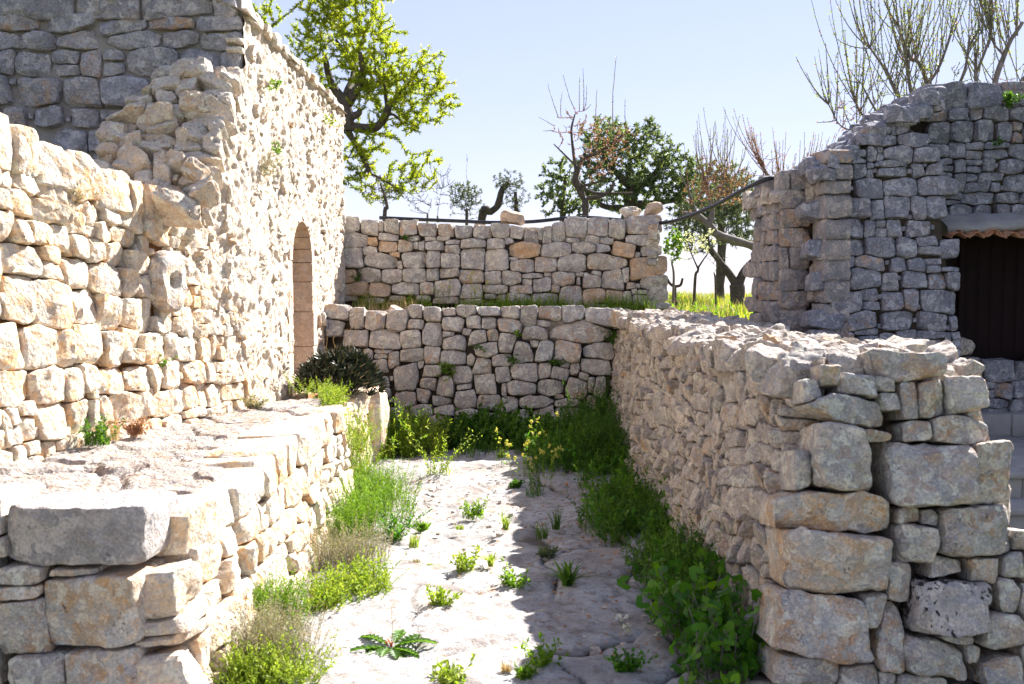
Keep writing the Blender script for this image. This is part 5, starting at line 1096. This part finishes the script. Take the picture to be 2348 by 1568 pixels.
# evergreen mass
t = Tree('evergreen_tree', 'dark dense evergreen tree behind the red-budded almond', 'tree', 19, (1440, 560), seed=5)
t.limb([(1440, 500), (1450, 440), (1440, 390)], .16, .08, ground=True); t.limb([(1450, 440), (1500, 400), (1530, 350)], .08, .03); t.limb([(1445, 430), (1400, 380), (1370, 330)], .08, .03); t.limb([(1442, 480), (1380, 470), (1330, 430)], .07, .03); t.limb([(1450, 470), (1540, 460), (1580, 440)], .07, .03)
EV = [('evergreen', 60, .07, .034, .1, 1.3)]
for c, rx, ry, n in (((1390, 330), 76, 70, 150), ((1470, 350), 80, 74, 150), ((1490, 300), 24, 40, 26), ((1545, 380), 50, 60, 70), ((1430, 440), 110, 50, 120), ((1560, 450), 50, 45, 60), ((1345, 400), 45, 50, 44), ((1500, 430), 70, 60, 60), ((1590, 400), 35, 45, 30)): t.shoots(c, rx, ry, n, .008, .2, EV, dep=1.0)
t.done()
t = Tree('evergreen_tree', 'lighter loose evergreen bush at the left of the dark evergreen', 'tree', 17, (1275, 560), seed=6)
t.limb([(1290, 500), (1290, 450), (1300, 400)], .06, .03, ground=True)
for c, rx, ry, n in (((1280, 390), 45, 42, 34), ((1275, 450), 55, 50, 60), ((1320, 470), 50, 30, 40)): t.shoots(c, rx, ry, n, .006, .3, [('evergreen', 60, .06, .035, .15, 1.2)])
t.done()
# red-budded almond
t = Tree('almond_tree', 'leafless almond tree with red buds standing behind the middle of the wall', 'tree', 14, (1345, 560), seed=8)
t.limb([(1345, 490), (1340, 455), (1322, 415), (1325, 385)], .06, .042, rough=.4, ground=True); t.limb([(1345, 455), (1375, 450), (1400, 438), (1408, 415)], .035, .02); t.limb([(1325, 395), (1335, 365), (1370, 350), (1400, 330), (1435, 305)], .03, .012); t.limb([(1322, 400), (1315, 350), (1310, 300), (1318, 262)], .026, .01); t.limb([(1330, 420), (1355, 440), (1400, 443), (1450, 442)], .02, .012); t.limb([(1320, 380), (1290, 350), (1270, 330)], .015, .007); t.limb([(1340, 425), (1375, 415), (1395, 395)], .02, .012)
PK = [('pink', 42, .022, .016, .2, 1.5), ('bud', 8, .025, .012, .7, 1.0)]
for c, rx, ry, n in (((1320, 290), 60, 50, 36), ((1390, 320), 70, 55, 75), ((1370, 370), 60, 35, 50)): t.shoots(c, rx, ry, n, .006, .5, PK, maxl=2)
WND = [('bud', 14, .026, .013, .25, 1.2), ('pink', 8, .016, .012, 0, 1.2)]
for x, y in ((1258, 192), (1292, 172), (1337, 155), (1328, 176), (1345, 195), (1368, 205), (1412, 126), (1434, 228), (1238, 268), (1244, 300), (1290, 212), (1355, 240), (1480, 270), (1295, 250), (1500, 300)): t.shoots((x, y), 3, 3, 1, .006, 1.0, WND, grow=False)
t.done('bark', 'twigred')
# almond with dry rust leaves
t = Tree('almond_tree', 'almond tree with dry rust-coloured leaves just left of the stone piers', 'tree', 15, (1660, 640), seed=9)
t.limb([(1640, 538), (1628, 520), (1612, 505), (1590, 495), (1565, 492)], .06, .05, rough=.25); t.limb([(1625, 520), (1632, 495), (1634, 470)], .05, .03); t.limb([(1600, 498), (1580, 440), (1560, 400)], .02, .008); t.limb([(1632, 480), (1655, 440), (1660, 390)], .022, .008); t.limb([(1630, 480), (1620, 420), (1600, 370)], .022, .008); t.limb([(1625, 528), (1660, 545), (1720, 562, .1), (1790, 590, .2)], .055, .065, rough=.2)
t.limb([(1790, 590, .2), (1800, 660, .2), (1800, 720, .2)], .07, .10)
RS = [('rust', 34, .034, .017, .2, 1.4), ('pink', 8, .018, .014, 0, 1.2)]
for c, rx, ry, n in (((1640, 400), 60, 50, 60), ((1650, 440), 50, 40, 50), ((1600, 450), 40, 45, 36), ((1700, 430), 35, 50, 26)): t.shoots(c, rx, ry, n, .006, .5, RS)
t.wands(44, 1560, 1720, 360, 470, .35, .95, WND, r0=.006)
t.done('barkgrey', 'twigred')
t = Tree('olive_tree', 'full grey-green olive crown behind the rust-leaved almond', 'tree', 20, (1650, 640), seed=33)
t.limb([(1655, 560), (1650, 500), (1640, 440)], .10, .05, ground=True); t.limb([(1650, 500), (1600, 460), (1570, 430)], .05, .02); t.limb([(1650, 500), (1700, 470), (1730, 450)], .05, .02)
for c, rx, ry, n in (((1610, 420), 70, 60, 70), ((1680, 430), 60, 60, 60), ((1640, 480), 90, 45, 70), ((1720, 500), 50, 60, 40), ((1590, 500), 60, 40, 40)): t.shoots(c, rx, ry, n, .008, .2, [('olive', 60, .08, .024, .1, 1.3), ('evergreen', 26, .07, .03, .1, 1.3)])
t.done()
# shrub-like almond wands over the piers
t = Tree('almond_tree', 'bare pink-budded almond wands showing above the narrow stone pier', 'tree', 13, (1800, 640), seed=10)
t.limb([(1800, 560), (1798, 470), (1790, 420)], .05, .03, ground=True); t.limb([(1795, 460), (1840, 420), (1870, 395)], .02, .01); t.limb([(1795, 450), (1760, 400), (1745, 370)], .025, .01)
t.wands(60, 1730, 1870, 365, 480, .3, .75, [('pink', 22, .02, .014, .0, 1.3), ('bud', 10, .02, .01, .4, 1.2)], r0=.005, lean=.6)
for k in range(24): t.shoots((RNG.uniform(1720, 1800), RNG.uniform(350, 410)), 14, 14, 1, .005, .9, [('pink', 30, .02, .014, .0, 1.3)])
t.done('barkgrey', 'twigred')
# big bare almonds behind the trullo
BW = [('bud', 18, .034, .016, .1, 1.3), ('pink', 5, .022, .018, 0, 1.3)]
t = Tree('almond_tree', 'large leafless almond with long upright wands behind the trullo, left of the two', 'tree', 12.5, (2100, 500), seed=11)
t.limb([(2110, 400), (2090, 262), (2040, 262), (2010, 310)], .07, .03, ground=True); t.limb([(2095, 262), (2130, 240), (2135, 225)], .05, .04); t.limb([(2150, 250), (2110, 150), (2085, 130), (2060, 60)], .03, .015); t.limb([(2095, 262), (2060, 220), (2030, 160), (1995, 110)], .03, .012); t.limb([(2100, 250), (2085, 190), (2078, 120)], .03, .012); t.limb([(2130, 240), (2105, 225), (2150, 160), (2180, 80)], .03, .012); t.limb([(2140, 240), (2190, 205), (2215, 150), (2222, 90)], .028, .012); t.limb([(2020, 300), (1975, 260), (1960, 225)], .02, .01); t.limb([(2030, 290), (1995, 230), (1975, 190)], .018, .008); t.limb([(2015, 310), (1990, 305), (1930, 290), (1900, 240)], .014, .006)
for x, y in ((1825, 130), (1848, 165), (1880, 160), (1895, 100), (1920, 0), (1918, 90), (1940, -30), (1955, -40), (1970, -60), (1990, -60), (2010, -50), (2030, -70), (1905, 200), (1935, 180), (1870, 280), (1948, 160)): t.shoots((x, y), 4, 4, 1, .008, .8, BW, grow=False, jit=.004)
t.wands(46, 1890, 2130, 60, 330, .6, 1.5, BW, r0=.0065); t.wands(40, 2050, 2240, 20, 270, .5, 1.4, BW, r0=.0065); t.wands(16, 1890, 2010, 180, 330, .5, .9, BW, r0=.006); t.wands(20, 2000, 2230, 0, 150, .5, 1.0, BW, r0=.0065)
t.shoots((1950, 270), 40, 45, 34, .005, .5, [('pink', 40, .02, .015, .1, 1.3)]); t.shoots((2110, 180), 110, 60, 40, .005, .9, [('bud', 34, .03, .012, .1, 1.2), ('pink', 10, .018, .014, 0, 1.3)])
t.done('barkgrey', 'barkgrey')
t = Tree('almond_tree', 'large leafless almond with long upright wands at the right edge above the trullo', 'tree', 12.5, (2330, 500), seed=12)
t.limb([(2270, 400), (2265, 290), (2285, 180), (2310, 110), (2345, 50)], .06, .02, ground=True); t.limb([(2262, 290), (2240, 200), (2238, 120)], .04, .015); t.limb([(2290, 300), (2340, 190), (2400, 140)], .03, .02); t.limb([(2238, 170), (2265, 100), (2275, 50)], .018, .01); t.limb([(2300, 125), (2275, 90), (2270, 20)], .016, .008)
t.wands(44, 2225, 2420, 60, 330, .5, 1.4, BW, r0=.0065); t.wands(22, 2225, 2400, -20, 150, .4, 1.1, BW, r0=.0065)
t.shoots((2290, 210), 60, 35, 24, .004, .6, [('pink', 34, .018, .014, .1, 1.3)])
t.done('barkgrey', 'barkgrey')
# olives and small trees in the field
t = Tree('olive_tree', 'thick forked olive trunk with grey-green crown in the gap beside the piers', 'tree', 17, (1690, 690), seed=13)
t.limb([(1690, 668), (1688, 650)], .13, .12, ground=True, k=12); t.limb([(1688, 652), (1668, 622), (1645, 592), (1625, 560), (1615, 520)], .085, .025); t.limb([(1692, 652), (1708, 620), (1735, 590), (1770, 560)], .085, .05)
for c, rx, ry, n in (((1680, 480), 60, 50, 60), ((1600, 545), 55, 40, 70), ((1700, 530), 40, 40, 50), ((1620, 470), 70, 55, 90), ((1560, 510), 40, 45, 50), ((1700, 430), 50, 40, 40)): t.shoots(c, rx, ry, n, .007, .1, [('olive', 80, .06, .016, .1, 1.2), ('evergreen', 20, .05, .02, .1, 1.2)])
t.done()
t = Tree('young_tree', 'young white-blossomed tree with thin straight trunk in the field gap', 'tree', 13, (1590, 685), seed=14)
t.limb([(1594, 640), (1600, 622), (1602, 610)], .022, .014, rough=.08, ground=True); t.limb([(1600, 615), (1585, 580), (1575, 550)], .012, .005); t.limb([(1602, 612), (1620, 585), (1640, 560)], .012, .005)
t.shoots((1600, 550), 55, 35, 34, .004, .7, [('blossom', 55, .024, .02, .1, 1.4)]); t.shoots((1560, 560), 30, 40, 12, .004, .7, [('blossom', 40, .024, .02, .1, 1.4)]); t.done('bark', 'barkgrey')
t = Tree('young_tree', 'thin bare sapling in the field just left of the forked olive', 'tree', 15, (1643, 680), seed=15)
t.limb([(1640, 645), (1637, 625)], .018, .01, rough=.05, ground=True); t.shoots((1637, 590), 35, 20, 14, .004, .6, [('olive', 14, .03, .012, .2, 1)]); t.done('bark', 'barkgrey')
t = Tree('tree_stump', 'small dark cut stump with curved side branches in the field', 'stump', 14, (1545, 690), seed=16)
t.limb([(1546, 665), (1546, 655)], .035, .03, ground=True); t.limb([(1546, 657), (1536, 650), (1530, 640)], .025, .018); t.limb([(1547, 657), (1560, 653), (1565, 638)], .025, .016); t.done()
t = Tree('shrub', 'bright green leafy shrub just right of the upper terrace wall', 'shrub', 13, (1540, 690), seed=17)
t.limb([(1545, 640), (1540, 600)], .02, .012, rough=.05, ground=True); t.shoots((1545, 560), 26, 40, 60, .004, .3, [('weed', 90, .04, .024, .1, 1.3)]); t.done('barkgrey', 'barkgrey')
t = Tree('olive_tree', 'leaning dark olive trunk with a small round crown left of the tan stone', 'tree', 16, (1090, 540), seed=18)
t.limb([(1105, 500), (1125, 485), (1143, 468), (1152, 435), (1165, 420)], .07, .045, ground=True); t.limb([(1180, 500), (1184, 480), (1182, 440)], .05, .03)
for c, rx, ry, n in (((1165, 415), 42, 28, 60), ((1180, 455), 36, 32, 44)): t.shoots(c, rx, ry, n, .004, .3, [('olive', 75, .045, .012, .15, 1.2)])
t.done()
t = Tree('olive_bush', 'small grey-green bushy olive right of the bare shrubs', 'bush', 15, (1065, 560), seed=19)
t.limb([(1070, 505), (1068, 480)], .03, .02, ground=True); t.shoots((1068, 445), 42, 36, 110, .004, .6, [('olive', 80, .045, .013, .2, 1.1)]); t.shoots((1070, 480), 50, 25, 30, .004, .6, [('olive', 30, .04, .011, .3, 1.1)]); t.shoots((1072, 360), 4, 12, 2, .003, 1, [('olive', 20, .03, .01, .3, 1.1)]); t.done('bark', 'barkgrey')
t = Tree('shrub', 'leafless grey shrub under the lowest branch of the bright almond', 'shrub', 13.5, (880, 560), seed=20)
t.limb([(882, 500), (888, 478), (882, 450), (872, 420)], .035, .012, ground=True); t.shoots((870, 430), 50, 45, 60, .005, .7, [('twigred', 20, .02, .01, .3, 1.2)]); t.done('bark', 'barkgrey')
t = Tree('shrub', 'thin grey broom-like shrub between the bare shrub and the small olive', 'shrub', 13.8, (975, 560), seed=21)
t.limb([(980, 510), (980, 495)], .02, .012, ground=True); t.limb([(1005, 510), (1003, 495)], .02, .012)
for k in range(110): t.shoots((RNG.uniform(915, 1040), RNG.uniform(385, 480)), 5, 20, 1, .0045, .9, [('olive', 22, .03, .010, .2, 1.0)], grow=RNG.random() < .3)
t.done('barkgrey', 'barkgrey')

# ------------------------------------------------------------------ loose grit, pebbles and dead leaves on the rock
b = Buf()
for k in range(520):
    y = 3.6 + 6 * RNG.random() ** .9; side = RNG.random()
    x = RNG.uniform(-1.15, .95) if side < .35 else (RNG.normal(-.95, .15) if side < .6 else RNG.normal(.45, .3)); x = min(max(x, -1.15), .98)
    s_ = RNG.uniform(.006, .02) * (1.6 if RNG.random() < .1 else 1); q = np.array([x, y, .008])
    d = RNG.normal(size=(8, 3)); d /= np.linalg.norm(d, axis=1)[:, None]; c8 = np.array([[i_, j_, k_] for i_ in (-1, 1) for j_ in (-1, 1) for k_ in (-1, 1)]) * (1, .8, .6) + d * .25
    b.add(q + c8 * s_ * .7, [(0, 1, 3, 2), (4, 6, 7, 5), (0, 4, 5, 1), (2, 3, 7, 6), (0, 2, 6, 4), (1, 5, 7, 3)], t=RNG.random())
tag(b.build('pebbles', M['rough']), 'small pebbles and grit scattered on the bedrock', 'pebbles', kind='stuff')
b = Buf(); n = 420; P = np.stack([np.where(RNG.random(n) < .5, RNG.uniform(-1.1, .9, n), RNG.normal(.45, .25, n)).clip(-1.1, .95), RNG.uniform(3.6, 9, n), np.full(n, .016)], -1)
leaves(b, P, RNG.normal(size=(n, 3)) * (1, 1, .15), .03, .014, RNG.random(n)); tag(b.build('dead_leaves', M['rust']), 'dead brown leaves and straw lying on the path', 'leaf litter', kind='stuff')
